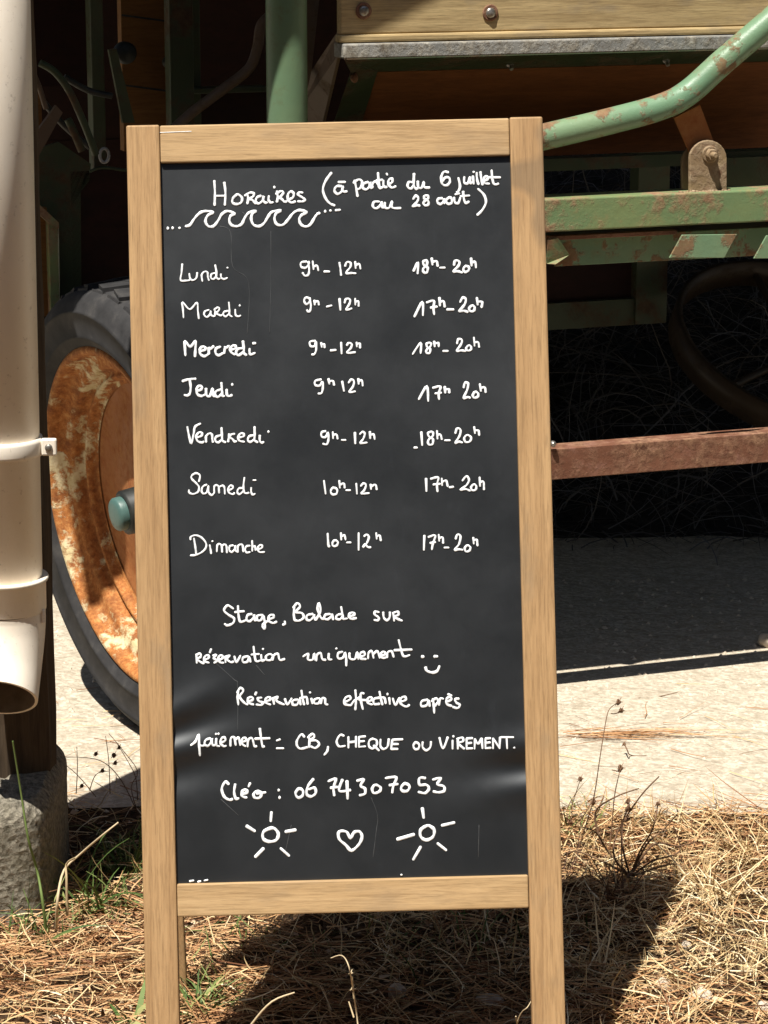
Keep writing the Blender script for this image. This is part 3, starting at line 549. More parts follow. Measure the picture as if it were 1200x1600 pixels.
# disc with hand holes
dm = MB(); NR, NT = 70, 320; r0, r1 = .035, Rr-.078; vs = []
def disc_a(r): return -.072+.025*max(0, 1-(r/.17))**1.2 if r < .17 else -.072-.004*math.sin((r-.17)/(r1-.17)*math.pi)
for i in range(NR+1):
    r = r0+(r1-r0)*i/NR
    for j in range(NT):
        t = 2*math.pi*j/NT; vs.append(WC+WN*disc_a(r)+(wu*math.cos(t)+wv*math.sin(t))*r)
hole = []
ht = EZ.cross(WN).normalized(); ht = ht if ht.x < 0 else -ht
hv = -EZ*math.cos(R(27))+ht*math.sin(R(27)); ha0 = math.atan2(hv.dot(wv), hv.dot(wu))
sg = 1 if (wu*math.cos(ha0+.5)+wv*math.sin(ha0+.5)).dot(ht) < hv.dot(ht) else -1      # the other holes lie on the far side of the hub
for kx in (0, 1, 2): hole.append((ha0+sg*kx*R(72), .128, .036))
fs = []
for i in range(NR):
    for j in range(NT):
        r = r0+(r1-r0)*(i+.5)/NR; t = 2*math.pi*(j+.5)/NT
        if any((r*math.cos(t)-hr*math.cos(h))**2+(r*math.sin(t)-hr*math.sin(h))**2 < hs*hs for h, hr, hs in hole): continue
        fs.append((i*NT+j, i*NT+(j+1) % NT, (i+1)*NT+(j+1) % NT, (i+1)*NT+j))
dm.add(vs, fs, True)
do = obj('wheel_disc', dm, 'orange_rust', wheel)
hm = MB(); hm.lathe([(.05, -.085), (.05, -.06), (.044, -.052), (.042, -.010), (.036, -.006)], WC+EZ*.008, WN, 32, True); obj('hub', hm, 'black', wheel)
hm = MB(); hm.lathe([(.032, -.010), (.032, .006), (.029, .010), (.020, .0125), (.01, .0135), (.001, .0138)], WC+EZ*.008, WN, 32, True)
obj('hub_cap', hm, 'teal', wheel)
hm = MB(); hm.tube([WC-WN*.03, WC-WN*.75], .035, 16); obj('axle', hm, 'dgreen', mach)
bk = MB(); bk.lathe([(.24, -.20), (.15, -.19), (.05, -.17)], WC, WN, 40); obj('brake_drum', bk, 'black', wheel)

# unseen upper body, its outline shaped to cast the shade on the parts below
gp = lambda x, y: Vector((x, y, 2.15))
obj('shading_upper_body', MB().prism([gp(-1.0, 4.27), gp(-.38, 4.51), gp(-.08, 4.662), gp(.35, 4.91), gp(.36, 5.2), gp(3.0, 6.15), gp(2.1, 8.1), gp(-1.6, 7.1), gp(-1.5, 5.2), gp(-1.0, 4.9)], Vector((0, 0, 1.0))), 'dgreen', mach)
obj('rear_panel', MB().hexa([Vector(p) for p in ((-1.6, 6.98, .1), (-.15, 7.36, .1), (-.15, 7.36, .9), (-1.6, 6.98, .9), (-1.6, 7.03, .1), (-.15, 7.41, .1), (-.15, 7.41, .9), (-1.6, 7.03, .9))]), 'redpanel', mach)  # added panel, covers the sunlit bank behind the machine
obj('added_body_back', MB().hexa([Vector(p) for p in ((-1.5, 7.0, .85), (2.1, 8.0, .85), (2.1, 8.0, 2.2), (-1.5, 7.0, 2.2), (-1.5, 7.05, .85), (2.1, 8.05, .85), (2.1, 8.05, 2.2), (-1.5, 7.05, 2.2))]), 'redpanel', mach)  # back wall added to keep light out of the machine body
# green post
PO = onM(447, 100, .0); 
mb = MB(); mb.tube([Vector((onM(448, 100).x, onM(448, 100).y, .55)), Vector((onM(448, 100).x, onM(448, 100).y, 2.2))], 30.5*5.1/F, 32); obj('post', mb, 'postgreen', mach)
# wooden tray: plank front, metal edge, undercut brown bottom
z0 = onM(800, 54, -.02).z
plA, plB = onM(532, 50, -.02), onM(1420, 50, -.02)
pk = obj('plank', mbx(plA, plB, z0+.006, z0+.21, .022), 'plank', mach, .003)
obj('plank_lip', mbx(onM(531, 50, -.024), onM(1420, 50, -.024), z0-.008, z0+.006, .03), 'plank', mach, .004)
for px in (568, 766, 1310):
    c = onM(px, 17 if px < 700 else 19, -.021); c = Vector((c.x, c.y, onM(568 if px < 700 else 766, 17 if px < 700 else 20, -.021).z))
    mb = MB(); mb.lathe([(.0155, 0), (.0155, .0012), (.0135, .0018)], c, -EY, 20, True); ws = obj('washer', mb, 'rust', pk)
    mb = MB(); mb.lathe([(.0095, .0015), (.0092, .004), (.006, .0058), (.001, .0062)], c, -EY, 20, True); obj('screw', mb, 'bolt', pk)
e0, e1 = onM(538, 70, -.036), onM(1420, 70, -.036)
zt = onM(800, 63, -.036).z; zb_ = onM(800, 86, -.036).z
obj('metal_edge', mbx(e0, e1, zb_, zt, .06), 'edgemetal', mach, .003)
# undercut bottom panel, running down and backwards under the tray
def under(px0, py0, off0, px1, py1, off1, t=.006):
    a, b = onM(px0, py0, off0), onM(1420, py0, off0); b.z = a.z
    c, d = onM(px1, py1, off1), onM(1500, py1, off1); d.z = c.z
    return a, b, d, c
zA = zb_-.001; zB = onM(1000, 102, .05).z; zC = onM(1000, 238, .42).z
def strip(pxa, offa, za, pxb, offb, zb2, pxr=1420, th=.006):
    a = onM(pxa, 100, offa); a.z = za; b = onM(pxr, 100, offa); b.z = za; c = onM(pxr+60, 150, offb); c.z = zb2; d = onM(pxb, 150, offb); d.z = zb2
    nrm = (b-a).cross(d-a).normalized()
    if nrm.y < 0: nrm = -nrm
    return MB().prism([a, b, c, d], nrm*th)
obj('bottom_flange', strip(538, -.036, zA, 548, .06, zB), 'dgreen', mach)
obj('bottom_panel', strip(560, .0615, zB-.001, 500, .42, zC), 'brownpanel', mach)
# green border at the tray's left end, and its side plate
q0, q1 = onM(538, 86, -.036), onM(548, 105, .06); q0.z = zA; q1.z = zB
q2 = onM(500, 150, .42); q2.z = zC; q3 = onM(545, 150, .42); q3.z = zC; q4 = onM(590, 105, .058); q4.z = zB
obj('end_border', MB().prism([q0+EY*-.004, q1+Vector((0, -.004, 0)), q2+Vector((-.0, -.006, 0)), q3+Vector((0, -.006, 0)), q4+Vector((0, -.004, 0))], Vector((0, 0, .003))), 'dgreen', mach)
s1 = onM(533, 48, .0); s2 = onM(533, 86, .0); s3 = Vector(q2); s4 = onM(474, 170, .30); s5 = onM(486, 118, .2)
obj('side_plate', MB().prism([s1, s2, s3-EX*.01, s4, s5], -EX*.006), 'rootbrown', mach)
obj('strut', mpoly([(474, -30), (502, -30), (487, 110), (478, 150)], .16, .02), 'rootbrown', mach)
for px, py in ((570, 101), (553, 122)):
    c = onM(px, py, .055); mb = MB(); mb.blob(c, .008, .008, .008, 3); obj('bolt', mb, 'rust', mach)
for px, py in ((796, 98), (1040, 92)):
    c = onM(px, py, .035); mb = MB(); mb.lathe([(.007, 0), (.007, .006), (.004, .009), (.004, .016)], c, (-EY*.7-EZ*.7), 14, True); obj('bolt', mb, 'bolt', mach)
# tube, strap and lug
TO = -.085
tb = mrod([(560, 262, TO), (700, 247, TO), (845, 215, TO), (950, 190, TO), (1030, 168, TO), (1075, 145, TO), (1130, 96, TO-.01), (1200, 36, TO-.02), (1275, -30, TO-.03), (1330, -75, TO-.04)], TO, 20.3, 24, 8)
obj('bent_tube', tb, 'mint', mach)
obj('strap', mpoly([(1054, 184), (1094, 164), (1122, 240), (1084, 252)], -.074, .006), 'orange_rust', mach)
def arch(x0, x1, yb, yt, off, dep):
    pts = [(x0, yb)]; r = (x1-x0)/2; cx = (x0+x1)/2
    for i in range(13): a = math.pi*(1-i/12); pts.append((cx+r*math.cos(a), yt+r-r*math.sin(a)))
    pts.append((x1, yb)); return mpoly(pts, off, dep)
lg = obj('lug', arch(1078, 1136, 302, 219, -.088, .009), 'crust', mach, .002)
obj('lug', arch(1066, 1126, 304, 224, -.058, .009), 'crust', mach, .002)
c = onM(1109, 241, -.088)
mb = MB(); mb.lathe([(.0165, 0), (.0165, .0025), (.014, .003)], c, -EY, 28, True); mb.lathe([(.0115, .003), (.0115, .011), (.010, .013)], c, -EY, 6, True); mb.lathe([(.006, .013), (.006, .023), (.004, .025)], c, -EY, 14, True)
obj('bolt', mb, 'crust', lg)
# upper beam, lower flange with added plates shaped like sunlit patches
obj('beam', mbx(onM(520, 330, -.105), onM(1420, 330, -.105), onM(1020, 355, -.105).z, onM(1020, 304, -.105).z, .075), 'green', mach, .003)
zl0, zl1 = onM(1020, 408, -.07).z, onM(1020, 364, -.07).z
obj('lower_flange', mbx(onM(868, 390, -.072), onM(1420, 390, -.072), zl0, zl1, .006), 'mint', mach, .001)
obj('flange_ledge', mbx(onM(858, 370, -.090), onM(1058, 370, -.090), zl1-.002, zl1+.006, .02), 'rust', mach, .001)
obj('sun_patch_plate', mpoly([(1046, 403), (1066, 367), (1152, 366), (1132, 403)], -.128, .004), 'mint', mach, .001)
obj('sun_patch_plate', mpoly([(1178, 404), (1198, 368), (1290, 366), (1270, 404)], -.128, .004), 'mint', mach, .001)
obj('bent_end', MB().prism([onM(856, 376, -.10), onM(872, 372, -.10), onM(890, 398, -.09), onM(868, 413, -.10), onM(854, 412, -.09)], EY*.012), 'green', mach)
obj('light_block_plate', mbx(onM(520, 355, -.03), onM(1420, 355, -.03), onM(1020, 357, -.03).z-.03, onM(1020, 357, -.03).z-.024, .42), 'dgreen', mach)  # added plate hidden behind the beam, stops sunlight reaching the ground below
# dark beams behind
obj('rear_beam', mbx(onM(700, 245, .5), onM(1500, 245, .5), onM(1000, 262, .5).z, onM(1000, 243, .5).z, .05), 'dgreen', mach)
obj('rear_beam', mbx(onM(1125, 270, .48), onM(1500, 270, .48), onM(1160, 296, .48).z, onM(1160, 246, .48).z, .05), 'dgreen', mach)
# low rusty angle iron
ar, br_ = onM(500, 725, -.05), onM(1450, 725, -.05)
zr0, zr1 = onM(1020, 737, -.05).z, onM(1020, 690, -.05).z
lo = MB().hexa([Vector((ar.x, ar.y, zr0)), Vector((br_.x, br_.y, zr0)), Vector((br_.x, br_.y, zr1)), Vector((ar.x, ar.y, zr1))]+[Vector((p.x, p.y, z))+EY*.008 for p, z in ((ar, zr0), (br_, zr0), (br_, zr1), (ar, zr1))])
lo.hexa([Vector((ar.x, ar.y, zr1-.009))+EY*.0085, Vector((br_.x, br_.y, zr1-.009))+EY*.0085, Vector((br_.x, br_.y, zr1-.001))+EY*.0085, Vector((ar.x, ar.y, zr1-.001))+EY*.0085]+[Vector((p.x, p.y, z))+EY*.055 for p, z in ((ar, zr1-.009), (br_, zr1-.009), (br_, zr1-.001), (ar, zr1-.001))])
obj('low_beam', lo, 'rust', mach, .0015)
mb = MB(); mb.lathe([(.006, 0), (.006, .006), (.003, .009)], onM(863, 693, -.052), -EY, 12, True); obj('bolt', mb, 'bolt', mach)
# upright that carries the low beam from the frame, out of sight behind the sign and to the right
for px in (640, 1430):
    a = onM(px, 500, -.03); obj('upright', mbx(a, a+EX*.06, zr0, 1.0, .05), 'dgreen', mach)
# left side works
obj('board_wall', mbx(onM(190, 60, .62), onM(272, 60, .62), 1.05, 2.15, .03), 'orangeboard', mach)
for py in (22, 131):
    a = onM(190, py, .6195); b = onM(272, py+11, .6195); d = EZ*.004
    obj('board_seam', MB().hexa([a-d, b-d, b, a, a-d+EY*.004, b-d+EY*.004, b+EY*.004, a+EY*.004]), 'black', mach)
obj('frame_upright', mbx(onM(142, 60, .42), onM(162, 60, .42), .9, 2.15, .04), 'dgreen', mach, .002)
obj('frame_upright', mbx(onM(265, 60, .52), onM(302, 60, .52), 1.05, 2.15, .04), 'dgreen', mach, .002)
obj('frame_upright', mbx(onM(302, 60, .60), onM(313, 60, .60), 1.05, 2.15, .04), 'dgreen', mach, .002)
obj('cross_rail', mbx(onM(268, 140, .58), onM(420, 140, .58), onM(340, 146, .58).z, onM(340, 137, .58).z, .05), 'dgreen', mach, .002)
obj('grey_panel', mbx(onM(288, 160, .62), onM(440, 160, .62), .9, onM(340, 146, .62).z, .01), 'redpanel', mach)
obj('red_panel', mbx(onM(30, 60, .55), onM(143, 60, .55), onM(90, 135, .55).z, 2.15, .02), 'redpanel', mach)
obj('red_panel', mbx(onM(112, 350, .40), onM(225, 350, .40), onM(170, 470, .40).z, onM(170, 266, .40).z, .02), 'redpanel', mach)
obj('lever', mrod([(268, 205), (300, 176), (345, 142), (388, 108), (402, 75), (408, 40), (425, 22)], .30, 8.5), 'rootbrown', mach)
obj('rod', mrod([(62, 98), (85, 112), (108, 142), (130, 190), (150, 242)], .10, 5.5), 'dgreen', mach)
obj('rod', mrod([(46, 60), (52, 110), (62, 138), (72, 170)], .12, 4), 'rootbrown', mach)
obj('rod', mrod([(106, 186), (118, 212), (128, 236)], .16, 6), 'dgreen', mach)
obj('brace', mpoly([(170, 78), (182, 76), (198, 140), (211, 192), (192, 192), (184, 150)], .36, .012), 'dgreen', mach)
mb = MB(); mb.lathe([(.022, 0), (.022, .02), (.016, .026), (.001, .028)], onM(193, 82, .56), -EY, 20, True); obj('knob', mb, 'black', mach)
mb = MB(); mb.lathe([(.012, 0), (.012, .02), (.001, .022)], onM(262, 97, .6), -EY, 16, True); obj('knob', mb, 'black', mach)
obj('gusset', mpoly([(48, 236), (92, 222), (142, 256), (140, 282), (126, 300), (128, 520), (94, 530), (92, 352), (58, 318), (46, 310)], .40, .01), 'dgreen', mach)
obj('diagonal_bar', mpoly([(46, 222), (88, 165), (98, 176), (60, 245), (46, 262)], .22, .015), 'rootbrown', mach)
obj('frame_upright', mbx(onM(77, 420, .36), onM(92, 420, .36), onM(84, 540, .36).z, onM(84, 345, .36).z, .03), 'green', mach, .002)
obj('slanted_cap', mpoly([(54, 318), (60, 318), (92, 348), (92, 358), (80, 352), (54, 328)], .355, .03), 'green', mach)
obj('side_board', mbx(onM(30, 420, .38), onM(76, 420, .38), onM(60, 495, .38).z, onM(60, 325, .38).z, .02), 'orangeboard', mach)
obj('side_board', mbx(onM(52, 200, .26), onM(66, 200, .26), onM(60, 200, .26).z, onM(60, 132, .26).z, .02), 'orangeboard', mach)
obj('cross_bar', mrod([(140, 268), (165, 262), (230, 272)], .30, 2.5), 'dgreen', mach)
mb = MB(); mb.tube([onM(163+7*math.cos(a), 243+11*math.sin(a), .28) for a in [i*math.pi/8 for i in range(16)]], .003, 8, closed=True); obj('shackle', mb, 'greymetal', mach)
for (x0, y0, x1, y1, o) in ((60, 150, 140, 230, .30), (100, 120, 175, 150, .34)):
    obj('link_bar', mrod([(x0, y0), ((x0+x1)/2, (y0+y1)/2+6), (x1, y1)], o, 5), 'black', mach)
# rear parts seen under the beam on the right
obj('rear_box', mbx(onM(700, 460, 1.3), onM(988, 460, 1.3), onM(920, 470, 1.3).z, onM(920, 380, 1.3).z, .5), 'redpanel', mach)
obj('rear_box_sill', mbx(onM(700, 490, 1.28), onM(992, 490, 1.28), onM(920, 512, 1.28).z, onM(920, 471, 1.28).z, .05), 'dgreen', mach)
obj('rear_post', mbx(onM(994, 460, 1.27), onM(1042, 460, 1.27), onM(1015, 506, 1.27).z, 2.15, .05), 'dgreen', mach)
# slanting iron ring (pick-up wheel) hung under the frame
RC = onM(1250, 552, 1.0); ring = MB()
ra = Vector((-.966, 0, .26)).normalized(); rb_ = Vector((.09, .90, .42)).normalized(); rb_ = (rb_-ra*rb_.dot(ra)).normalized(); rn = ra.cross(rb_)
NT2 = 72; vs = []
for i in range(NT2):
    a = 2*math.pi*i/NT2; d = ra*math.cos(a)+rb_*math.sin(a)
    for (r_, h_) in ((.325, -.04), (.325, .03), (.310, .03), (.310, -.04)): vs.append(RC+d*r_+rn*h_)
ring.add(vs, [(i*4+k_, i*4+(k_+1) % 4, ((i+1) % NT2)*4+(k_+1) % 4, ((i+1) % NT2)*4+k_) for i in range(NT2) for k_ in range(4)], True)
for i in range(3):
    a = 2*math.pi*i/3+1.2; d = ra*math.cos(a)+rb_*math.sin(a); ring.tube([RC+d*.01, RC+d*.312], .010, 8)
obj('iron_ring', ring, 'ironring', mach)
obj('ring_shaft', MB().tube([RC, RC+EZ*.9+EY*.2], .02, 12), 'dgreen', mach)

# weld bead along the foot of the lug
wb = MB()
for i in range(16):
    wb.blob(onM(1064+i*5, 302-i*.2, -.092)+Vector((0, random.uniform(-.002, .002), random.uniform(-.001, .002))), .0045, .0045, .0035, i, .3, 8)
obj('weld', wb, 'crust', mach)

# ------------------------------------------------------------------ hay bank in the shade behind the machine, hedge added to shut out light
def hay_h(x, y): return np.clip((y-6.35)/2.4, 0, 1)**1.1*.95+.05*vnoise(x*2, y*2, 9)*np.clip((y-6.2)*2, 0, 1)-.01
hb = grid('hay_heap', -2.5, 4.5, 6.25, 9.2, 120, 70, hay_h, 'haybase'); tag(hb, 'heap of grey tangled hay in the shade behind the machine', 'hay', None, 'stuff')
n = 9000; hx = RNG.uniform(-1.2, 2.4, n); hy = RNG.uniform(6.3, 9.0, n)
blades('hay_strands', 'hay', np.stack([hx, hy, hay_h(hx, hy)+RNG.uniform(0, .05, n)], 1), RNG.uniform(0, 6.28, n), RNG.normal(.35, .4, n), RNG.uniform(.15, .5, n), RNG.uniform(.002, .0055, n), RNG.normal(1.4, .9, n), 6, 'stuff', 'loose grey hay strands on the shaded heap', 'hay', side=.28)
hedge = thing('hedge', 'dense dark hedge added far behind the machine to shut out light', 'hedge', Vector((1, 10.2, 0)))
n = 9000; p = np.stack([RNG.uniform(-7, 8, n), RNG.normal(10.2, .35, n), RNG.uniform(0, 5.2, n)], 1)
blades('foliage', 'leaf', p, RNG.uniform(0, 6.28, n), RNG.uniform(-.6, 1., n), RNG.uniform(.12, .3, n), RNG.uniform(.05, .12, n), RNG.normal(.4, .4, n), 2, None, None, None, hedge)
mb = MB()
for i in range(16):
    x = -6.5+i*.95; mb.tube([(x, 10.3, 0), (x+.1, 10.35, 1.6), (x-.05, 10.3, 4.6)], [.05, .04, .012], 8)
obj('stem', mb, 'bark', hedge)
obj('core', MB().box(Vector((.5, 10.75, 2.4)), Vector((1, 0, 0)), Vector((0, 1, 0)), Vector((0, 0, 1)), 15, .3, 4.8), 'leaf', hedge)

# ------------------------------------------------------------------ litter on the verge
def spread(n, x0=-1.7, x1=1.7, y0=2.6, y1=4.62):
    x = RNG.uniform(x0, x1, n); y = RNG.uniform(y0, y1, n); k = (y < verge_edge(x)+RNG.normal(0, .035, n)) & (vnoise(x*5, y*6, int(n) % 97)+.9 > RNG.uniform(0, 1.5, n)); return x[k], y[k]
x, y = spread(60000, -1.4, 1.45, 2.45, 4.5); n = len(x)
hd = RNG.normal(0, .65, n)+np.where(RNG.random(n) < .5, 0, math.pi)+np.where(RNG.random(n) < .3, RNG.uniform(0, 6.28, n), 0)
blades('pine_needles', 'needle', np.stack([x, y, verge_h(x, y)+RNG.uniform(.001, .024, n)], 1), hd, RNG.normal(.03, .16, n), RNG.uniform(.04, .14, n), RNG.uniform(.0011, .0027, n), RNG.normal(.15, .25, n), 3, 'stuff', 'brown fallen pine needles matted over the verge', 'pine needles', side=.06)
x, y = spread(46000, -1.4, 1.45, 2.45, 4.5); k = RNG.random(len(x)) < np.clip(.50+.9*(x+.15), .28, 1); x, y = x[k], y[k]; n = len(x)
blades('dry_grass', 'straw', np.stack([x, y, verge_h(x, y)+RNG.uniform(0, .028, n)], 1), RNG.uniform(0, 6.28, n), RNG.normal(.25, .38, n), RNG.uniform(.02, .09, n), RNG.uniform(.0011, .0026, n), RNG.normal(.5, .8, n), 4, 'stuff', 'pale dry grass stems tangled over the verge', 'dry grass', side=.16)
x, y = spread(20000, -1.4, 1.45, 2.45, 4.45); n = len(x)
blades('leaf_chips', 'chip', np.stack([x, y, verge_h(x, y)+RNG.uniform(.002, .018, n)], 1), RNG.uniform(0, 6.28, n), RNG.normal(.1, .4, n), RNG.uniform(.006, .02, n), RNG.uniform(.003, .009, n), RNG.normal(.3, .6, n), 3, 'stuff', 'broken bits of dead leaf and bark among the needles', 'leaf litter', side=.3)
n = 1500; x = RNG.uniform(.22, 1.3, n); y = RNG.uniform(3.3, 4.4, n)
blades('standing_straw', 'straw', np.stack([x, y, verge_h(x, y)], 1), RNG.uniform(0, 6.28, n), RNG.uniform(.4, 1.4, n), RNG.uniform(.03, .10, n), RNG.uniform(.0014, .0028, n), RNG.normal(.8, .6, n), 5, 'stuff', 'short dry grass standing out of the litter right of the sign', 'dry grass', side=.12)
def patch(n, px, py, sx, sy): g = onG(px, py); return RNG.normal(g.x, sx, n), RNG.normal(g.y, sy, n)
xs, ys = [], []
for (px, py, nn, sx, sy) in ((140, 1395, 70, .05, .04), (200, 1330, 130, .03, .05), (205, 1400, 60, .03, .03), (310, 1540, 90, .03, .06), (60, 1440, 25, .06, .05), (340, 1450, 30, .06, .05), (700, 1450, 60, .12, .06), (910, 1290, 30, .03, .03)):
    a, b = patch(nn, px, py, sx, sy); xs.append(a); ys.append(b)
x = np.concatenate(xs); y = np.concatenate(ys); n = len(x)
blades('green_grass', 'grass', np.stack([x, y, verge_h(x, y)], 1), RNG.uniform(0, 6.28, n), RNG.uniform(.5, 1.4, n), RNG.uniform(.03, .085, n), RNG.uniform(.0018, .0036, n), RNG.normal(1., .6, n), 5, 'stuff', 'short green grass growing among the litter', 'grass', side=.1)
# needles and crumbs strewn on the gravel
n = 420; x = RNG.uniform(-1.6, 1.8, n); y = np.clip(4.42+np.abs(RNG.normal(0, .35, n)), 4.3, 6)
blades('strewn_needles', 'needle', np.stack([x, y, np.full(n, .004)], 1), RNG.normal(0, .8, n), RNG.normal(.02, .03, n), RNG.uniform(.03, .12, n), RNG.uniform(.001, .002, n), RNG.normal(.05, .1, n), 4, 'stuff', 'scattered pine needles lying on the pale gravel', 'pine needles', side=.1)
g = onG(960, 1152); n = 90
blades('needle_drift', 'needle', np.stack([RNG.normal(g.x, .07, n), RNG.normal(g.y, .012, n), RNG.uniform(.004, .012, n)], 1), RNG.normal(0, .12, n), RNG.normal(.03, .04, n), RNG.uniform(.06, .16, n), RNG.uniform(.0011, .0018, n), RNG.normal(.1, .1, n), 4, 'stuff', 'thin drift of brown pine needles across the gravel, right of the sign', 'pine needles', side=.05)
# gravel grains
gm = MB(); n = 2600
gx = RNG.uniform(-1.4, 1.9, n); gy = RNG.uniform(4.35, 6.0, n); gs = RNG.uniform(.002, .0062, n)
for i in range(n):
    r_ = gs[i]; c = Vector((gx[i], gy[i], r_*.3)); a = random.uniform(0, 3)
    P = [c+Vector((math.cos(a+t)*r_*random.uniform(.7, 1.5), math.sin(a+t)*r_*random.uniform(.7, 1.3), -r_*.3)) for t in (0, 1.57, 3.14, 4.71)]
    gm.add(P+[c+Vector((random.uniform(-.3, .3)*r_, random.uniform(-.3, .3)*r_, r_*.6))], [(0, 1, 4), (1, 2, 4), (2, 3, 4), (3, 0, 4)])
tag(obj('gravel_grains', gm, 'stone'), 'loose pale gravel grains scattered on the yard', 'gravel', None, 'stuff')

# tufts and single plants
def tuft(name, label, px, py, n, m, hgt, spreadr, wdt=.003, el=(.5, 1.45), cat='grass', curl=.9):
    g = onG(px, py); g.z = float(verge_h(np.float64(g.x), np.float64(g.y)))
    P = np.stack([RNG.normal(g.x, .012, n), RNG.normal(g.y, .012, n), np.full(n, g.z)], 1)
    o = blades(name, m, P, RNG.uniform(0, 6.28, n), RNG.uniform(el[0], el[1], n), RNG.uniform(.4, 1, n)*hgt, RNG.uniform(.6, 1.2, n)*wdt, RNG.normal(curl, .45, n), 7, None, label, cat, None, .09)
    return o
tuft('grass_tuft', 'tall green grass tuft growing against the right side of the concrete block', 140, 1405, 24, 'grass', .19, .02, .0045, (.7, 1.4))
tuft('grass_tuft', 'green grass tuft in front of the concrete block with one long upright blade', 62, 1450, 18, 'grass', .13, .01, .004, (.8, 1.5))
tuft('grass_tuft', 'green grass tuft at the foot of the rear left leg of the sign', 300, 1570, 34, 'grass', .12, .02, .004, (.6, 1.4))
tuft('grass_tuft', 'pale dry grass tuft spreading star-like right of the shadow of the sign', 1115, 1392, 60, 'straw', .17, .02, .0024, (.1, .9), 'grass', .5)
tuft('grass_tuft', 'dry grass tuft inside the shadow right of the sign', 925, 1500, 36, 'straw', .15, .02, .0028, (.3, 1.2), 'grass', .9)
tuft('dead_weed', 'dark bushy dead weed with many twigs at the top edge of the shadow', 962, 1392, 42, 'weed', .15, .035, .0030, (.35, 1.4), 'weed', .35)
tuft('dead_weed', 'dark low dead weed beside the right leg of the sign, partly green', 900, 1362, 34, 'weed', .12, .03, .0030, (.3, 1.3), 'weed', .6)
tuft('grass_tuft', 'dry upright grass tuft at the right edge of the picture above the straw', 1180, 1335, 40, 'straw', .15, .02, .0026, (.4, 1.4), 'grass', .5)
tuft('grass_tuft', 'broad bladed green grass tuft on the outer side of the left front leg', 205, 1590, 9, 'grass', .10, .012, .010, (.7, 1.3), 'grass', .8)
def weed(name, label, base, paths, m='weed', heads=(), r=.0012, cat='weed', lean=0.):
    g = onG(*base); g.z = float(verge_h(np.float64(g.x), np.float64(g.y))); Y0 = g.y
    mb = MB(); t = thing(name, label, cat, g)
    for j, pth in enumerate(paths):
        P = [atY(x, y, Y0+random.uniform(-.03, .03)*(i > 0)) for i, (x, y) in enumerate(pth)]
        P = smooth(P, 4); mb.tube(P, [r*(1-.5*i/len(P)) for i in range(len(P))], 6)
    obj('stem', mb, m, t)
    for (x, y, s_) in heads:
        c = atY(x, y, Y0); hb_ = MB(); hb_.blob(c, .0045*s_, .0045*s_, .0055*s_, int(x), .3, 10)
        for q_ in range(7):
            a = q_*.9; hb_.tube([c, c+Vector((math.cos(a)*.008*s_, math.sin(a)*.006, math.sin(a*1.7)*.008*s_))], [.0011, .0004], 4)
        obj('seed_head', hb_, m, t)
    return t
weed('dry_weed', 'tall dry weed with two curled seed heads, right edge of the sign', (905, 1325), [[(905, 1325), (915, 1290), (928, 1245), (938, 1180), (948, 1120), (955, 1105), (966, 1098)], [(955, 1115), (962, 1115), (971, 1110)], [(928, 1245), (915, 1270), (890, 1300)]], 'weed', [(967, 1097, .9), (971, 1110, .8), (927, 1253, .9)], .0011)
weed('dry_weed', 'dry weed with a pointed star-shaped head, second from the right edge of the sign', (952, 1325), [[(952, 1325), (956, 1290), (960, 1245), (966, 1215), (970, 1200)], [(970, 1206), (956, 1203)]], 'weed', [(970, 1200, 1.)], .0011)
weed('dry_weed', 'short dry weed with a round tan head beside the right leg of the sign', (884, 1292), [[(884, 1292), (890, 1270), (898, 1245), (906, 1220)], [(884, 1292), (877, 1270), (874, 1258)]], 'weed', [(907, 1217, .8), (890, 1284, .9)], .0010)
weed('dry_weed', 'tangled dark weed branching into the shadow right of the sign', (985, 1370), [[(985, 1370), (974, 1330), (972, 1290), (981, 1262), (983, 1248)], [(985, 1370), (1000, 1330), (1020, 1295), (1028, 1256)], [(985, 1370), (1010, 1320), (1035, 1298), (1058, 1272)], [(985, 1370), (950, 1330), (930, 1300), (900, 1290)], [(985, 1370), (1020, 1320), (1060, 1322), (1088, 1315)], [(985, 1370), (960, 1340), (965, 1300), (1000, 1245), (1030, 1213)], [(940, 1320), (930, 1270), (960, 1246), (998, 1232)], [(985, 1370), (940, 1345), (900, 1330), (880, 1338)], [(985, 1370), (1050, 1350), (1080, 1362)], [(985, 1370), (1020, 1345), (1062, 1330), (1052, 1290)]], 'weed', [(981, 1263, .9), (980, 1280, .9), (981, 1252, .8), (1028, 1256, .7)], .0019)
weed('dry_weed', 'thin dark weed drooping over the gravel beside the left leg of the sign', (215, 1270), [[(215, 1270), (190, 1220), (160, 1190), (120, 1183), (80, 1185)], [(215, 1270), (205, 1230), (215, 1205), (190, 1170), (170, 1146)], [(150, 1245), (120, 1210), (95, 1190)], [(140, 1235), (150, 1210), (170, 1205)], [(119, 1240), (121, 1200), (120, 1167)], [(172, 1240), (170, 1190), (165, 1150)], [(215, 1250), (212, 1215), (200, 1190), (182, 1160)]], 'weed', [(150, 1178, .7), (178, 1180, .8), (180, 1192, .7), (186, 1168, .6), (160, 1204, .7), (128, 1228, .7)], .0009)
weed('dry_stalk', 'pale bent dry stalk standing in the shadow under the sign', (565, 1705), [[(565, 1705), (562, 1640), (558, 1590), (552, 1550), (545, 1510), (534, 1493), (517, 1497)], [(553, 1590), (545, 1565)], [(553, 1560), (550, 1525)]], 'paleweed', [(551, 1545, .5), (548, 1520, .4)], .0013, 'stalk')
weed('dry_stalk', 'pale leaning grass blade at the lower left of the shadow under the sign', (350, 1690), [[(350, 1690), (368, 1640), (395, 1598), (425, 1565), (460, 1551)]], 'paleweed', [], .0022, 'stalk')
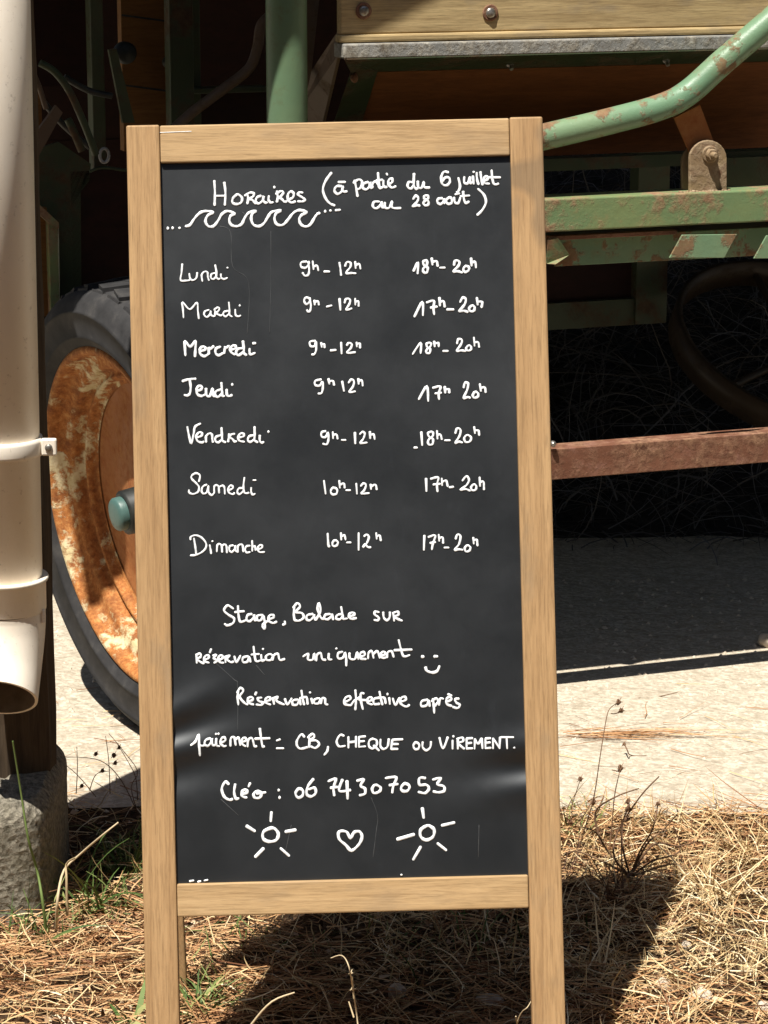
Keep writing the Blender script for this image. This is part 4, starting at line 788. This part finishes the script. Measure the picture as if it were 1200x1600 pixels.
weed('dry_stalk', 'thin pale stalk beside the right front leg of the sign', (796, 1700), [[(796, 1700), (803, 1640), (808, 1600), (815, 1582), (824, 1574), (831, 1562)], [(808, 1600), (806, 1588)]], 'paleweed', [], .0012, 'stalk')
weed('tall_grass', 'single long upright green blade in front of the concrete block', (72, 1452), [[(72, 1452), (66, 1405), (58, 1360), (44, 1310), (33, 1240), (20, 1158)]], 'grass', [], .0026, 'grass blade')
weed('dry_stalk', 'long pale bent blade leaning from the grass beside the concrete block', (88, 1450), [[(88, 1450), (90, 1405), (100, 1360), (125, 1335), (160, 1305), (185, 1285)], [(105, 1430), (104, 1375), (104, 1350), (118, 1340)]], 'paleweed', [], .0024, 'stalk')
weed('twig', 'thin brown twig lying on the gravel near the shadow stripes', (998, 1091), [[(998, 1091), (1020, 1090), (1045, 1085), (1060, 1081)]], 'weed', [], .0013, 'twig')
weed('twig', 'small forked twig lying on the gravel below the needle drift', (985, 1180), [[(975, 1160), (980, 1172), (986, 1180), (1010, 1180)], [(986, 1181), (1003, 1186)]], 'weed', [(975, 1163, .6)], .0013, 'twig')

def stone(name, label, px, py, rx, ry, rz, seed):
    g = onG(px, py); z = float(verge_h(np.float64(g.x), np.float64(g.y))) if g.y < float(verge_edge(np.float64(g.x))) else 0
    mb = MB(); c = Vector((g.x, g.y, z+rz*.72)); mb.blob(c, rx, ry, rz, seed, .14, 24)
    return tag(obj(name, mb, 'stone', loc=Vector((g.x, g.y, z))), label, 'stone')
stone('stone', 'rounded grey stone at the edge of the machine shadow on the gravel', 1200, 1010, .022, .02, .017, 1)
stone('pebble', 'pale rounded pebble at the lower right edge of the shadow of the sign', 1038, 1526, .013, .012, .010, 2)
stone('pebble', 'largest flat pale pebble in the straw right of the shadow', 1094, 1546, .020, .014, .011, 3)
stone('pebble', 'small pale pebble at the right rim of the shadow beside a dry tuft', 1073, 1460, .008, .008, .007, 4)
stone('pebble', 'pale pebble in the straw at the right edge of the picture', 1194, 1552, .014, .012, .009, 5)
stone('pebble', 'round white pebble in the dark shadow under the sign', 621, 1531, .0135, .0135, .0135, 6)
stone('pebble', 'flat grey pebble in the shadow under the sign, right of the round one', 765, 1540, .022, .016, .010, 7)

# ------------------------------------------------------------------ unseen pine trees round the camera, added to block sky light and deepen shadows
def pine(loc, hgt):
    t = thing('sky_block_pine', 'tall pine tree with a dense dark crown, added out of view to block sky light', 'pine tree', Vector((loc[0], loc[1], 0)), 'pine trees added out of view against sky light')
    mb = MB(); x, y = loc; mb.tube([(x, y, -.1), (x+.05, y, hgt*.4), (x-.05, y+.1, hgt*.8), (x, y, hgt)], [.22, .17, .09, .02], 12)
    for i in range(22):
        z = hgt*(.22+.74*i/22); a = i*2.4; L = (1-(i/24)**1.3)*2.6+.3
        mb.tube([(x, y, z), (x+math.cos(a)*L*.5, y+math.sin(a)*L*.5, z+.1), (x+math.cos(a)*L, y+math.sin(a)*L, z+.45)], [.05, .03, .008], 6)
    obj('trunk', mb, 'bark', t)
    n = 3600; f = RNG.uniform(.14, 1.02, n); a = RNG.uniform(0, 6.28, n); L = ((1-np.clip(f, 0, 1)**1.6)*2.9+.35)*np.sqrt(RNG.uniform(.1, 1, n))
    P = np.stack([x+np.cos(a)*L, y+np.sin(a)*L, hgt*f+L*.12+RNG.normal(0, .15, n)], 1)
    blades('crown', 'leaf', P, a+RNG.normal(0, .8, n), RNG.uniform(-.5, .9, n), RNG.uniform(.3, .6, n), RNG.uniform(.12, .3, n), RNG.normal(.3, .3, n), 2, None, None, None, t)
    return t
p0 = pine((-14, -7), 12.5)
for i, (x, y, sc_) in enumerate(((-10.5, -10.5, 1.15), (-7, -12.5, 1.1), (-3.5, -13, 1.), (.2, -13.5, 1.15), (3.8, -12.8, 1.05), (7.6, -12, 1.1), (11.2, -9.5, 1.15), (11.5, -3.5, 1.15), (-11.5, -1., 1.15), (11, 1.5, 1.1), (-11, 4.5, 1.12), (9.5, 6.5, 1.1))):
    c = p0.copy(); COL.objects.link(c); c.location = (x, y, 0); c.scale = (sc_, sc_, sc_); c.rotation_euler = (0, 0, i*1.3)
    for ch in list(p0.children):
        d = ch.copy(); COL.objects.link(d); d.parent = c
